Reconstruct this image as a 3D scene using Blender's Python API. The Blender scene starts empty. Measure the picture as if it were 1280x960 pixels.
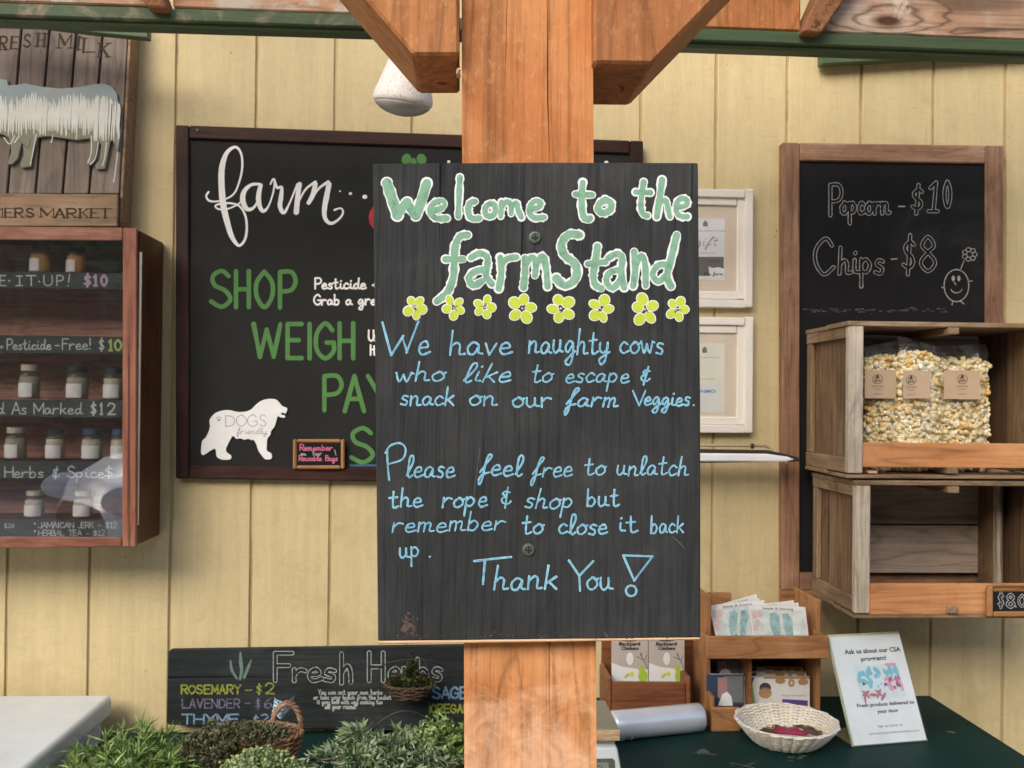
import bpy, math, random
from mathutils import Vector, Matrix
random.seed(7)
S = bpy.context.scene
COL = S.collection
# ------------------------------------------------------------------ camera, sky, sun, exposure
FPX = 1200.0                      # focal length in photograph pixels (1280 wide)
CAM = Vector((0, 0, 1.6))
yaw, pitch, roll = math.atan(0.05), math.radians(0.5), 0.010
F = Vector((math.sin(yaw)*math.cos(pitch), math.cos(yaw)*math.cos(pitch), math.sin(pitch)))
R0 = Vector((math.cos(yaw), -math.sin(yaw), 0)); U0 = R0.cross(F)
R = R0*math.cos(roll)+U0*math.sin(roll); U = U0*math.cos(roll)-R0*math.sin(roll)
cam = bpy.data.objects.new('camera', bpy.data.cameras.new('camera'))
COL.objects.link(cam)
cam.data.lens = 36.0*FPX/1280; cam.data.sensor_width = 36.0
cam.data.shift_y = 10/1280
cam.data.clip_start = 0.05; cam.data.clip_end = 500
m3 = Matrix((R, U, -F)).transposed()
cam.matrix_world = Matrix.Translation(CAM) @ m3.to_4x4()
cam.data.dof.use_dof = True; cam.data.dof.focus_distance = 1.05; cam.data.dof.aperture_fstop = 24
S.camera = cam
SUN_EL, SUN_AZ = math.radians(31), math.radians(-150)     # soft sun behind the viewer, to the left
w = bpy.data.worlds.new('World'); S.world = w; w.use_nodes = True
nt = w.node_tree; bg = nt.nodes['Background']
sky = nt.nodes.new('ShaderNodeTexSky'); sky.sky_type = 'NISHITA'; sky.sun_disc = False
sky.sun_elevation = SUN_EL; sky.sun_rotation = SUN_AZ; sky.air_density = 1.0; sky.dust_density = 3.0; sky.ozone_density = 1.0
nt.links.new(sky.outputs[0], bg.inputs[0]); bg.inputs[1].default_value = 0.12
sd = bpy.data.lights.new('sun', 'SUN'); sd.energy = .9; sd.angle = math.radians(38); sd.color = (1, .95, .87)
sun = bpy.data.objects.new('sun', sd); COL.objects.link(sun)
sdir = Vector((math.sin(SUN_AZ)*math.cos(SUN_EL), math.cos(SUN_AZ)*math.cos(SUN_EL), math.sin(SUN_EL)))
sun.rotation_euler = sdir.to_track_quat('Z', 'Y').to_euler()
sun.location = sdir*20
S.view_settings.view_transform = 'Standard'; S.view_settings.look = 'None'
S.view_settings.exposure = 1.2; S.view_settings.gamma = 1
# ------------------------------------------------------------------ measuring helpers
def ray(px, py): return F*FPX + R*(px-640) - U*(py-490)
def P(px, py, Y):
    d = ray(px, py); return CAM + d*((Y-CAM.y)/d.y)
def PZ(px, py, z):
    d = ray(px, py); return CAM + d*((z-CAM.z)/d.z)
def lin(c):
    return tuple((x/255/12.92 if x/255 <= .04045 else ((x/255+.055)/1.055)**2.4) for x in c)
# ------------------------------------------------------------------ mesh builder
class M:
    def __init__(s): s.v = []; s.f = []; s.mi = []; s.cur = 0
    def add(s, vs, fs):
        n = len(s.v); s.v += [tuple(v) for v in vs]
        for f in fs: s.f.append(tuple(n+i for i in f)); s.mi.append(s.cur)
        return s
    def prism(s, pts, d):                       # polygon of 3D points pushed along d
        n = len(pts); a = [Vector(p) for p in pts]; b = [p+Vector(d) for p in a]
        s.add(a+b, [tuple(range(n)), tuple(range(2*n-1, n-1, -1))] + [((i+1) % n, i, n+i, n+(i+1) % n) for i in range(n)])
        return s
    def box(s, x0, x1, y0, y1, z0, z1):
        return s.prism([(x0, y0, z0), (x1, y0, z0), (x1, y0, z1), (x0, y0, z1)], (0, y1-y0, 0))
    def tube(s, pts, r, n=8, cap=True):
        pts = [Vector(p) for p in pts]; rs = r if isinstance(r, (list, tuple)) else [r]*len(pts)
        rings = []; up = None
        for i, p in enumerate(pts):
            t = (pts[min(i+1, len(pts)-1)]-pts[max(i-1, 0)]).normalized()
            if up is None: up = Vector((0, 0, 1)) if abs(t.z) < .9 else Vector((1, 0, 0))
            a = t.cross(up).normalized(); up = a.cross(t)
            rings += [p+(a*math.cos(k*2*math.pi/n)+up*math.sin(k*2*math.pi/n))*rs[i] for k in range(n)]
        fs = [(i*n+k, i*n+(k+1) % n, (i+1)*n+(k+1) % n, (i+1)*n+k) for i in range(len(pts)-1) for k in range(n)]
        if cap: fs += [tuple(range(n-1, -1, -1)), tuple(range((len(pts)-1)*n, len(pts)*n))]
        return s.add(rings, fs)
    def lathe(s, c, prof, n=28, sx=1, sy=1, tilt=None, cap=True):
        c = Vector(c); vs = []
        for (r, z) in prof:
            for k in range(n):
                v = Vector((r*math.cos(2*math.pi*k/n)*sx, r*math.sin(2*math.pi*k/n)*sy, z))
                if tilt: v = tilt @ v
                vs.append(c+v)
        fs = [(i*n+k, i*n+(k+1) % n, (i+1)*n+(k+1) % n, (i+1)*n+k) for i in range(len(prof)-1) for k in range(n)]
        if cap: fs += [tuple(range(n-1, -1, -1)), tuple(range((len(prof)-1)*n, len(prof)*n))]
        return s.add(vs, fs)
    def grid(s, fn, nu, nv):
        s.add([fn(i/nu, j/nv) for j in range(nv+1) for i in range(nu+1)],
              [(j*(nu+1)+i, j*(nu+1)+i+1, (j+1)*(nu+1)+i+1, (j+1)*(nu+1)+i) for j in range(nv) for i in range(nu)])
        return s
LOC = {}
def thing(name, loc, label, cat, group=None):
    o = bpy.data.objects.new(name, None); COL.objects.link(o); o.location = loc; LOC[o.name] = Vector(loc)
    o.empty_display_size = .05
    o['label'] = label; o['category'] = cat
    if group: o['group'] = group
    return o
def build(name, m, mat, parent=None, bevel=0, smooth=False, label=None, cat=None, kind=None, group=None, seg=1):
    me = bpy.data.meshes.new(name)
    xs = [[v[k] for v in m.v] for k in range(3)]
    c = Vector([(min(a)+max(a))/2 for a in xs])
    me.from_pydata([tuple(Vector(v)-c) for v in m.v], [], m.f)
    for mm in (mat if isinstance(mat, (list, tuple)) else [mat]): me.materials.append(mm)
    me.polygons.foreach_set('material_index', m.mi)
    if smooth: me.polygons.foreach_set('use_smooth', [True]*len(me.polygons))
    me.update()
    o = bpy.data.objects.new(name, me); COL.objects.link(o)
    LOC[o.name] = c
    o.parent = parent; o.location = c-(LOC[parent.name] if parent else Vector((0, 0, 0)))
    if bevel:
        b = o.modifiers.new('bevel', 'BEVEL'); b.width = bevel; b.segments = seg; b.limit_method = 'ANGLE'; b.angle_limit = .6
    if label: o['label'] = label
    if cat: o['category'] = cat
    if kind: o['kind'] = kind
    if group: o['group'] = group
    return o
def pxbox(x0, x1, y0, y1, Yf, Yb, m=None):          # box whose front face has these photograph edges at depth Yf
    m = m or M()
    a = P(x0, (y0+y1)/2, Yf).x; b = P(x1, (y0+y1)/2, Yf).x
    t = P((x0+x1)/2, y0, Yf).z; u = P((x0+x1)/2, y1, Yf).z
    return m.box(a, b, Yf, Yb, u, t)
def pxprism(pts, Yf, Yb, m=None):
    return (m or M()).prism([P(x, y, Yf) for x, y in pts][::-1], (0, Yb-Yf, 0))
# ------------------------------------------------------------------ materials
def newmat(name):
    m = bpy.data.materials.new(name); m.use_nodes = True
    return m, m.node_tree, m.node_tree.nodes['Principled BSDF']
def nd(t, typ, **kw):
    n = t.nodes.new(typ)
    for k, v in kw.items():
        if k.startswith('i_'): n.inputs[k[2:].replace('_', ' ')].default_value = v
        else: setattr(n, k, v)
    return n
def ramp(t, fac, stops):
    r = t.nodes.new('ShaderNodeValToRGB'); e = r.color_ramp.elements
    while len(e) > 1: e.remove(e[-1])
    e[0].position = stops[0][0]; e[0].color = (*stops[0][1], 1)
    for p, c in stops[1:]:
        q = e.new(p); q.color = (*c, 1)
    t.links.new(fac, r.inputs[0]); return r.outputs[0]
def coords(t, scale=(1, 1, 1), rnd=True):
    tc = t.nodes.new('ShaderNodeTexCoord'); v = tc.outputs['Object']
    if rnd:
        oi = t.nodes.new('ShaderNodeObjectInfo'); mu = nd(t, 'ShaderNodeMath', operation='MULTIPLY'); mu.inputs[1].default_value = 37.3
        t.links.new(oi.outputs['Random'], mu.inputs[0])
        ad = nd(t, 'ShaderNodeVectorMath', operation='ADD'); t.links.new(v, ad.inputs[0]); t.links.new(mu.outputs[0], ad.inputs[1]); v = ad.outputs[0]
    mp = t.nodes.new('ShaderNodeMapping'); mp.inputs['Scale'].default_value = scale; t.links.new(v, mp.inputs[0])
    return mp.outputs[0]
def noise(t, vec, scale, detail=5, rough=.6, dist=0):
    n = t.nodes.new('ShaderNodeTexNoise'); n.inputs['Scale'].default_value = scale; n.inputs['Detail'].default_value = detail
    n.inputs['Roughness'].default_value = rough; n.inputs['Distortion'].default_value = dist; t.links.new(vec, n.inputs['Vector'])
    return n.outputs['Fac']
def mix(t, fac, a, b, mode='MIX'):
    n = t.nodes.new('ShaderNodeMix'); n.data_type = 'RGBA'; n.blend_type = mode
    for s, v in ((n.inputs['Factor'], fac), (n.inputs[6], a), (n.inputs[7], b)):
        if hasattr(v, 'is_linked') or hasattr(v, 'links'): t.links.new(v, s)
        elif isinstance(v, (tuple, list)): s.default_value = (*v[:3], 1)
        else: s.default_value = v
    return n.outputs[2]
def bump(t, bsdf, h, strength, dist=.002):
    b = t.nodes.new('ShaderNodeBump'); b.inputs['Strength'].default_value = strength; b.inputs['Distance'].default_value = dist
    t.links.new(h, b.inputs['Height']); t.links.new(b.outputs[0], bsdf.inputs['Normal'])
def rng(t, fac, lo, hi, a=0, b=1):
    n = t.nodes.new('ShaderNodeMapRange'); n.inputs[1].default_value = lo; n.inputs[2].default_value = hi
    n.inputs[3].default_value = a; n.inputs[4].default_value = b; t.links.new(fac, n.inputs[0]); return n.outputs[0]
def wood(name, dark, mid, light, axis='Z', sc=1., rough=.65, bmp=.4, knots=.0, streak=.6, patch=None, rings=9, ringamt=.28, pale_low=None, fleck=None):
    m, t, b = newmat(name)
    k = 'XYZ'.index(axis); s = [7*sc]*3; s[k] = .8*sc
    v = coords(t, tuple(s)); s2 = [70*sc]*3; s2[k] = 2.6*sc; v2 = coords(t, tuple(s2))
    n1 = noise(t, v, 1.4, 3, .5, .8); n2 = noise(t, v2, 1.5, 5, .75); n0 = noise(t, coords(t, (2.2*sc,)*3), 1.6, 5, .65, .5)
    mu = nd(t, 'ShaderNodeMath', operation='MULTIPLY_ADD'); t.links.new(n1, mu.inputs[0]); mu.inputs[1].default_value = rings
    kn = None
    if knots:
        s3 = [4.2*sc]*3; s3[k] = 1.7*sc
        vo = t.nodes.new('ShaderNodeTexVoronoi'); t.links.new(coords(t, tuple(s3)), vo.inputs['Vector']); vo.inputs['Scale'].default_value = knots; vo.inputs['Randomness'].default_value = 1
        kn = vo.outputs['Distance']; t.links.new(rng(t, kn, .0, .38, 2.6, 0), mu.inputs[2])
    else: mu.inputs[2].default_value = 0
    pp = nd(t, 'ShaderNodeMath', operation='PINGPONG'); t.links.new(mu.outputs[0], pp.inputs[0]); pp.inputs[1].default_value = .5
    ringv = rng(t, pp.outputs[0], .0, .5, 0, 1)
    base = ramp(t, n0, [(.30, tuple((x+2*y)/3 for x, y in zip(dark, mid))), (.5, mid), (.70, light)])
    rc = ramp(t, ringv, [(0, tuple(x*(1-ringamt) for x in (1, 1.0, 1.0))), (.35, (1, 1, 1)), (1, (1.0+ringamt*.25,)*3)])
    c = mix(t, 1.0, base, rc, 'MULTIPLY')
    d = ramp(t, n2, [(.32, tuple(x*(1-streak) for x in (1, 1, 1))), (.52, (1, 1, 1)), (.8, (1.12, 1.12, 1.12))])
    c = mix(t, .85, c, d, 'MULTIPLY')
    # long dark checks
    s4 = [26*sc]*3; s4[k] = .55*sc; n4 = noise(t, coords(t, tuple(s4)), 1.3, 3, .55, .4)
    c = mix(t, rng(t, n4, .685, .715, 0, .8), c, tuple(x*.35 for x in dark))
    # scuffs and blotches
    n5 = noise(t, coords(t, (11*sc,)*3), 2.2, 6, .72, .6); c = mix(t, rng(t, n5, .58, .72, 0, .35), c, light); c = mix(t, rng(t, n5, .42, .28, 0, .35), c, dark)
    if fleck:
        n6 = noise(t, coords(t, (90, 90, 45)), 1.6, 4, .7, .4); c = mix(t, rng(t, n6, .54, .70, 0, fleck[1]), c, fleck[0]); c = mix(t, rng(t, n6, .40, .28, 0, fleck[1]), c, dark)
    if kn is not None: c = mix(t, rng(t, kn, .045, .11, .9, 0), c, tuple(x*.4 for x in dark))
    if patch:
        n3 = noise(t, coords(t, (1, 1, 1)), patch[1], 6, .7, .5)
        c = mix(t, rng(t, n3, patch[2], patch[2]+.05), c, patch[0])
    if pale_low:                                        # paler lower part with an uneven edge
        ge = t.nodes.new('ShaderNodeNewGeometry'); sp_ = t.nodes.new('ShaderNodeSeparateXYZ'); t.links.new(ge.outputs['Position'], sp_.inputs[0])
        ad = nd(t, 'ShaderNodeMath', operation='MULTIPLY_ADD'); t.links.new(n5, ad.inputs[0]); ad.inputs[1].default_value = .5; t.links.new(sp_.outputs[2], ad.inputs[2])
        c = mix(t, rng(t, ad.outputs[0], pale_low[1]+.35, pale_low[1]+.15, 0, pale_low[2]), c, pale_low[0])
    oi = t.nodes.new('ShaderNodeObjectInfo'); hv = t.nodes.new('ShaderNodeHueSaturation')
    t.links.new(rng(t, oi.outputs['Random'], 0, 1, .85, 1.12), hv.inputs['Value']); t.links.new(c, hv.inputs['Color'])
    t.links.new(hv.outputs[0], b.inputs['Base Color']); b.inputs['Roughness'].default_value = rough
    b.inputs['Specular IOR Level'].default_value = .25
    hb = nd(t, 'ShaderNodeMath', operation='SUBTRACT'); t.links.new(n2, hb.inputs[0]); t.links.new(rng(t, n4, .68, .72, 0, 1.5), hb.inputs[1])
    bump(t, b, hb.outputs[0], bmp, .0015)
    return m
def paint(name, col, var=.12, dirt=None, dirt_amt=.0, sc=4, rough=.55, bmp=.15, axis=None, spec=.35, objvar=0, specks=None, sawn=0):
    m, t, b = newmat(name)
    s = [1, 1, 1]
    if axis: s = [12, 12, 12]; s['XYZ'.index(axis)] = .8
    v = coords(t, tuple(s)); n1 = noise(t, v, sc, 6, .65, .3)
    c = mix(t, rng(t, n1, .3, .7), tuple(x*(1-var) for x in col), tuple(min(1, x*(1+var)) for x in col))
    if dirt:
        n2 = noise(t, coords(t, (1, 1, 1)), sc*.8, 7, .7, .6)
        c = mix(t, rng(t, n2, .62-dirt_amt, .78-dirt_amt*.5, 0, .75), c, dirt)
    if sawn:                                        # rough sawn face: mottling, short cross marks, brush drag
        a_ = noise(t, coords(t, (1, 1, 1)), 26, 6, .75, .8); b_ = noise(t, coords(t, (.35, 1, 3.2)), 48, 4, .7, .2); d_ = noise(t, coords(t, (10, 10, .5)), 9, 4, .6)
        for f_, lo, hi, k_, cc in ((a_, .52, .72, .35, tuple(x*.78 for x in col)), (b_, .60, .74, .5, tuple(x*.76 for x in col)), (d_, .60, .75, .35, tuple(x*.8 for x in col)), (a_, .44, .30, .35, tuple(min(1, x*1.14) for x in col))):
            c = mix(t, rng(t, f_, lo, hi, 0, k_*sawn*1.6), c, cc)
    if specks:
        n3 = noise(t, coords(t, (1, 1, 1)), specks[1], 2, .5); c = mix(t, rng(t, n3, specks[2], specks[2]+.03), c, specks[0])
    if objvar:
        oi = t.nodes.new('ShaderNodeObjectInfo'); hv = t.nodes.new('ShaderNodeHueSaturation')
        t.links.new(rng(t, oi.outputs['Random'], 0, 1, 1-objvar, 1+objvar), hv.inputs['Value']); t.links.new(c, hv.inputs['Color']); c = hv.outputs[0]
    t.links.new(c, b.inputs['Base Color']); b.inputs['Roughness'].default_value = rough; b.inputs['Specular IOR Level'].default_value = spec
    bump(t, b, noise(t, v, sc*6, 4, .7), bmp, .001)
    return m
def chalk(name, col, board=(.02, .022, .022), sc=500, amt=.45, rough=.9):
    m, t, b = newmat(name); v = coords(t, (1, 1, 1), False)
    n = noise(t, v, sc, 3, .7); n2 = noise(t, v, 30, 3, .6)
    c = mix(t, rng(t, n, amt-.12, amt+.1), board, col)
    c = mix(t, rng(t, n2, .35, .65, 0, .35), c, tuple(x*.7 for x in col))
    t.links.new(c, b.inputs['Base Color']); b.inputs['Roughness'].default_value = rough; b.inputs['Specular IOR Level'].default_value = .2
    return m
def flat(name, col, rough=.6, metal=0, spec=.4, **kw):
    m, t, b = newmat(name); n = noise(t, coords(t, (1, 1, 1)), 14, 4, .6)
    c = mix(t, rng(t, n, .3, .7), tuple(x*.93 for x in col), tuple(min(1, x*1.05) for x in col))
    t.links.new(c, b.inputs['Base Color']); b.inputs['Roughness'].default_value = rough; b.inputs['Metallic'].default_value = metal
    b.inputs['Specular IOR Level'].default_value = spec
    for k, v in kw.items(): b.inputs[k.replace('_', ' ')].default_value = v
    return m
def film(name, tint=(1, 1, 1), rough=.08, white=0.0, fres=1.5, wr=0):
    m, t, b = newmat(name); out = t.nodes['Material Output']
    tr = t.nodes.new('ShaderNodeBsdfTransparent'); tr.inputs[0].default_value = (*tint, 1)
    gl = t.nodes.new('ShaderNodeBsdfGlossy'); gl.inputs['Roughness'].default_value = rough
    fr = t.nodes.new('ShaderNodeFresnel'); fr.inputs[0].default_value = fres
    ge = t.nodes.new('ShaderNodeNewGeometry'); t.links.new(rng(t, ge.outputs['Backfacing'], 0, 1, fres, 1/fres), fr.inputs[0])
    mx = t.nodes.new('ShaderNodeMixShader'); t.links.new(fr.outputs[0], mx.inputs[0]); t.links.new(tr.outputs[0], mx.inputs[1]); t.links.new(gl.outputs[0], mx.inputs[2])
    last = mx.outputs[0]
    if wr:
        bp = t.nodes.new('ShaderNodeBump'); bp.inputs['Strength'].default_value = wr; bp.inputs['Distance'].default_value = .004
        t.links.new(noise(t, coords(t, (1, 1, 1)), 40, 3, .6, 1), bp.inputs['Height'])
        t.links.new(bp.outputs[0], gl.inputs['Normal']); t.links.new(bp.outputs[0], fr.inputs['Normal'])
    if white:
        df = t.nodes.new('ShaderNodeBsdfDiffuse'); df.inputs[0].default_value = (.8, .8, .8, 1)
        m2 = t.nodes.new('ShaderNodeMixShader'); m2.inputs[0].default_value = white
        t.links.new(last, m2.inputs[1]); t.links.new(df.outputs[0], m2.inputs[2]); last = m2.outputs[0]
    t.links.new(last, out.inputs[0]); return m
# ------------------------------------------------------------------ hand lettering: stroke glyphs (x-height 10, capitals 20)
G = {
'a': (12, '9 8 5 10 1 6 2 1 6 1 9 7 9 2 12 1'), 'b': (11, '!1 19 1 0;1 6 5 10 9 6 6 0 1 1'), 'c': (10, '9 8 5 10 1 5 4 0 10 2'),
'd': (12, '9 7 5 10 1 5 4 0 9 5;10 20 9 3 12 1'), 'e': (10, '1 5 8 6 6 10 2 8 1 3 4 0 10 2'),
'f': (10, '1 3 6 12 10 19 7 20 5 12 4 -4 2 -9 1 -4 4 1 10 3'), 'g': (12, '9 8 5 10 1 5 4 1 9 7 9 -4 6 -9 2 -6 12 2'),
'h': (12, '!2 20 1 0;1 6 5 10 8 8 8 1 12 1'), 'i': (6, '2 10 2 2 6 1;!2.5 15 2.9 15.6'), 'k': (11, '!2 19 1 0;!9 10 1.5 4.5;!3.5 6 10 0'),
'l': (7, '1 2 6 14 5 20 2 18 2 4 4 0 7 2'), 'm': (15, '!1 10 1 0;1 7 4 10 6 8 6 0;6 7 9 10 11 8 11 1 15 1'),
'n': (12, '!1 10 1 0;1 6 5 10 8 8 8 1 12 1'), 'o': (11, '6 10 1 6 2 1 6 0 10 4 8 9 5 10;7 9 9 8 11 9'),
'p': (12, '!1 10 1 -9;1 7 5 10 9 6 6 1 1 2'), 'q': (12, '9 8 5 10 1 5 4 0 9 5;!9 10 9 -9'), 'r': (10, '!1 10 1 0;1 5 4 9 6 10 9 9'),
's': (9, '8 9 4 10 2 7 7 4 6 0 1 1'), 't': (10, '4 18 4 3 6 0 10 2;!0 11 8 12'), 'u': (12, '1 10 1 3 4 0 8 4 8 10;8 8 8.5 2 12 1'),
'v': (10, '!1 10 4 0 9 10'), 'w': (14, '0 10 3 0 6 8;6 8 9 0 12 10;12 10 14 9'), 'x': (10, '!1 10 9 0;!9 10 1 0'), 'z': (10, '!1 10 9 10 1 0 9 0'),
'y': (12, '1 10 1 4 5 1 9 5 9 10;9 10 8 -4 4 -9 1 -5 5 -2 12 2'), 'j': (7, '4 10 4 -5 1 -8;!4 14 4.3 15'),
'A': (13, '!0 0 6.5 20 13 0;!2.5 7 10.5 7'), 'B': (11, '!0 0 0 20;0 20 9 18 8 11 0 10;0 10 10 9 10 1 0 0'), 'C': (12, '11 16 7 20 1 14 1 6 6 0 12 4'),
'D': (12, '!0 0 0 20;0 20 9 18 12 10 9 2 0 0'), 'E': (10, '!10 20 0 20 0 0 10 0;!0 10.5 8 10.5'), 'F': (10, '!10 20 0 20 0 0;!0 11 8 11'),
'G': (12, '11 16 6 20 0 14 0 5 6 0 12 4 12 9;!12 9 7 9'), 'H': (12, '!0 0 0 20;!12 0 12 20;!0 10 12 10'), 'I': (4, '!2 0 2 20'),
'J': (9, '9 20 9 5 5 0 0 3'), 'K': (11, '!0 0 0 20;!11 20 0 9;!3.5 12 11 0'), 'L': (10, '!0 20 0 0 10 0'),
'M': (15, '!0 0 0 20 7.5 5 15 20 15 0'), 'N': (12, '!0 0 0 20 12 0 12 20'), 'O': (12, '6 20 0 14 0 6 6 0 12 6 12 14 6 20'),
'P': (11, '!0 0 0 20;0 20 8 20 11 15 8 10 0 9'), 'R': (11, '!0 0 0 20;0 20 8 20 11 15 8 10 0 10;!4 10 11 0'),
'S': (11, '10 17 6 20 1 17 2 12 8 9 11 4 6 0 0 3'), 'T': (13, '!0 20 13 20;!6.5 20 6.5 0'), 'U': (12, '0 20 0 5 6 0 12 5 12 20'),
'V': (13, '!0 20 6.5 0 13 20'), 'W': (18, '!0 20 4.5 0 9 17 13.5 0 18 20'), 'Y': (12, '!0 20 6 10 12 20;!6 10 6 0'), 'X': (12, '!0 20 12 0;!12 20 0 0'),
'0': (11, '5.5 20 0 14 0 6 5.5 0 11 6 11 14 5.5 20'), '1': (8, '!1 16 5 20 5 0;!1 0 8 0'), '2': (11, '1 15 4 20 10 17 8 9 1 0;!1 0 11 0'),
'3': (11, '1 18 6 20 10 16 5 11;5 11 11 7 7 0 0 2'), '6': (11, '9 20 2 12 1 4 5 0 10 4 8 10 2 7'),
'8': (11, '5.5 11 1 15 5.5 20 10 15 5.5 11 0 5 5.5 0 11 5 5.5 11'), '$': (11, '10 16 6 18 1 15 3 11 8 9 10 5 6 2 0 4;!5.5 22 5 -2'),
'&': (12, '10 14 5 15 3 12 7 10 2 7 3 2 8 1 11 4;!8 20 5 -4'), '!': (4, '!2 20 2 7;!2 1 2.3 1.6'), '.': (4, '!1 .3 1.8 .8'), ',': (4, '!2 1 1 -3'),
'-': (10, '!1 8 9 8'), "'": (3, '!1 20 1 16'), '+': (10, '!1 7 9 7;!5 11 5 3'), ':': (4, '!1 1 1.6 1;!1 8 1.6 8'), '*': (5, '!2 9 2.8 9.4'), ' ': (9, ''),
}
def glyph(ch):
    wd, s = G[ch]; out = []
    for st in s.split(';'):
        if not st: continue
        sm = st[0] != '!'; a = [float(x) for x in st.lstrip('!').split()]
        out.append((sm, [(a[i], a[i+1]) for i in range(0, len(a), 2)]))
    return wd, out
def catmull(p, k=5):
    if len(p) < 3: return p
    q = [p[0]]+list(p)+[p[-1]]; out = []
    for i in range(1, len(q)-2):
        for j in range(k):
            t = j/k; out.append(tuple(.5*((2*q[i][n])+(-q[i-1][n]+q[i+1][n])*t+(2*q[i-1][n]-5*q[i][n]+4*q[i+1][n]-q[i+2][n])*t*t+(-q[i-1][n]+3*q[i][n]-3*q[i+1][n]+q[i+2][n])*t**3) for n in range(len(p[0]))))
    out.append(tuple(p[-1])); return out
class Sheet:
    """A flat surface written on: maps (u, v down, height) to 3D."""
    def __init__(s, fn): s.fn = fn; s.k = 0
    def ribbon(s, m, pts, w, layer=1, capn=6):
        # pts [(u,v)] or [(u,v,w)]
        q = [(p[0], p[1], (p[2] if len(p) > 2 else w)) for p in pts]
        r = [q[0]]
        for a in q[1:]:
            if math.hypot(a[0]-r[-1][0], a[1]-r[-1][1]) > 1e-6: r.append(a)
        if len(r) < 2: r.append((r[0][0]+1e-3, r[0][1], r[0][2]))
        h0 = layer*2.5e-4; n = len(r); vs = []; fs = []
        for i, (x, y, ww) in enumerate(r):
            a = r[max(i-1, 0)]; b = r[min(i+1, n-1)]; dx, dy = b[0]-a[0], b[1]-a[1]; L = math.hypot(dx, dy) or 1
            nx, ny = -dy/L*ww/2, dx/L*ww/2; s.k += 1; h = h0+(s.k % 400)*6e-7
            vs += [s.fn(x+nx, y+ny, h), s.fn(x-nx, y-ny, h)]
            if i: fs.append((2*i-2, 2*i-1, 2*i+1, 2*i))
        m.add(vs, fs)
        for i in (0, n-1):
            x, y, ww = r[i]; j = 1 if i == 0 else n-2
            a0 = math.atan2(y-r[j][1], x-r[j][0]); s.k += 1; h = h0+(s.k % 400)*6e-7
            m.add([s.fn(x+ww/2*math.cos(a0-math.pi/2+math.pi*t/capn), y+ww/2*math.sin(a0-math.pi/2+math.pi*t/capn), h) for t in range(capn+1)], [tuple(range(capn, -1, -1))])
    def stroke(s, m, pts, w, layer=1, smooth=True, wob=.12):
        if smooth:
            q = catmull(pts); q = [(p[0], p[1], (p[2] if len(p) > 2 else w)*(1+random.uniform(-wob, wob))) for p in q]; s.ribbon(m, q, w, layer)
        else:
            for a, b in zip(pts[:-1], pts[1:]):
                n = 4; q = [(a[0]+(b[0]-a[0])*t/n, a[1]+(b[1]-a[1])*t/n, w*(1+random.uniform(-wob, wob))) for t in range(n+1)]
                s.ribbon(m, q, w, layer)
    def word(s, text, x0, x1, base, xh, layers, slant=.0, rise=0, jit=.25):
        """layers: [(mesh, width, layer)]"""
        tot = sum(glyph(c)[0]+1.2 for c in text)-1.2; k = (x1-x0)/tot; sy = xh/10; cx = 0
        for c in text:
            wd, st = glyph(c); jy = random.uniform(-jit, jit)*sy; js = random.uniform(.95, 1.06)
            for sm, pts in st:
                if sm and len(pts) < 3: sm = False
                q = []
                for (x, y) in pts:
                    u = x0+(cx+x+y*slant)*k; v = base-rise*(cx/tot)-y*sy*js+jy
                    q.append((u, v))
                for (mm, ww, ly) in layers: s.stroke(mm, q, ww, ly, sm)
            cx += wd+1.2
    def caps(s, ch, x0, y0, x1, y1, layers, lean=0):
        wd, st = glyph(ch)
        if ch == 'I': wd = 1; st = [(False, [(.5, 0), (.5, 20)])]
        for sm, pts in st:
            q = [(x0+(x1-x0)*x/wd+(y/20)*lean, y1-(y1-y0)*y/20) for x, y in pts]
            for (mm, ww, ly) in layers: s.stroke(mm, q, ww, ly, sm, .04)
    def poly(s, m, pts, layer=1, smooth=False):
        if smooth: pts = catmull(list(pts)+[pts[0]], 4)[:-1]
        s.k += 1; h = layer*2.5e-4+(s.k % 400)*6e-7; m.add([s.fn(x, y, h) for x, y in pts], [tuple(range(len(pts)))])
    def disc(s, m, cx, cy, rx, ry, layer=1, rot=0, n=14):
        ca, sa = math.cos(rot), math.sin(rot)
        s.poly(m, [(cx+rx*math.cos(t)*ca-ry*math.sin(t)*sa, cy+rx*math.cos(t)*sa+ry*math.sin(t)*ca) for t in [2*math.pi*i/n for i in range(n)]], layer)
    def rect(s, m, x0, y0, x1, y1, layer=1): s.poly(m, [(x0, y0), (x1, y0), (x1, y1), (x0, y1)], layer)
    def print(s, m, text, x0, x1, base, h, layer=1, bold=0):
        """printed type (built-in font) fitted between x0 and x1"""
        vs, fs, wd = fontmesh(text, bold); k = (x1-x0)/wd; s.k += 1; hh = layer*2.5e-4+(s.k % 400)*6e-7
        m.add([s.fn(x0+x*k, base-y*h/.72, hh) for x, y in vs], fs)
_fc = {}
def fontmesh(text, bold=0):
    key = (text, bold)
    if key in _fc: return _fc[key]
    c = bpy.data.curves.new('t', 'FONT'); c.body = text; c.size = 1; c.offset = bold; c.resolution_u = 2; c.fill_mode = 'FRONT' if False else c.fill_mode
    o = bpy.data.objects.new('t', c); COL.objects.link(o)
    dg = bpy.context.evaluated_depsgraph_get(); dg.update(); me = bpy.data.meshes.new_from_object(o.evaluated_get(dg))
    vs = [(v.co.x, v.co.y) for v in me.vertices]; fs = [tuple(p.vertices) for p in me.polygons]
    mn = min(v[0] for v in vs); mx = max(v[0] for v in vs); vs = [(x-mn, y) for x, y in vs]
    bpy.data.objects.remove(o); bpy.data.curves.remove(c); bpy.data.meshes.remove(me)
    _fc[key] = (vs, fs, mx-mn); return _fc[key]
def wallsheet(Y): return Sheet(lambda u, v, h: P(u, v, Y-h))
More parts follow.
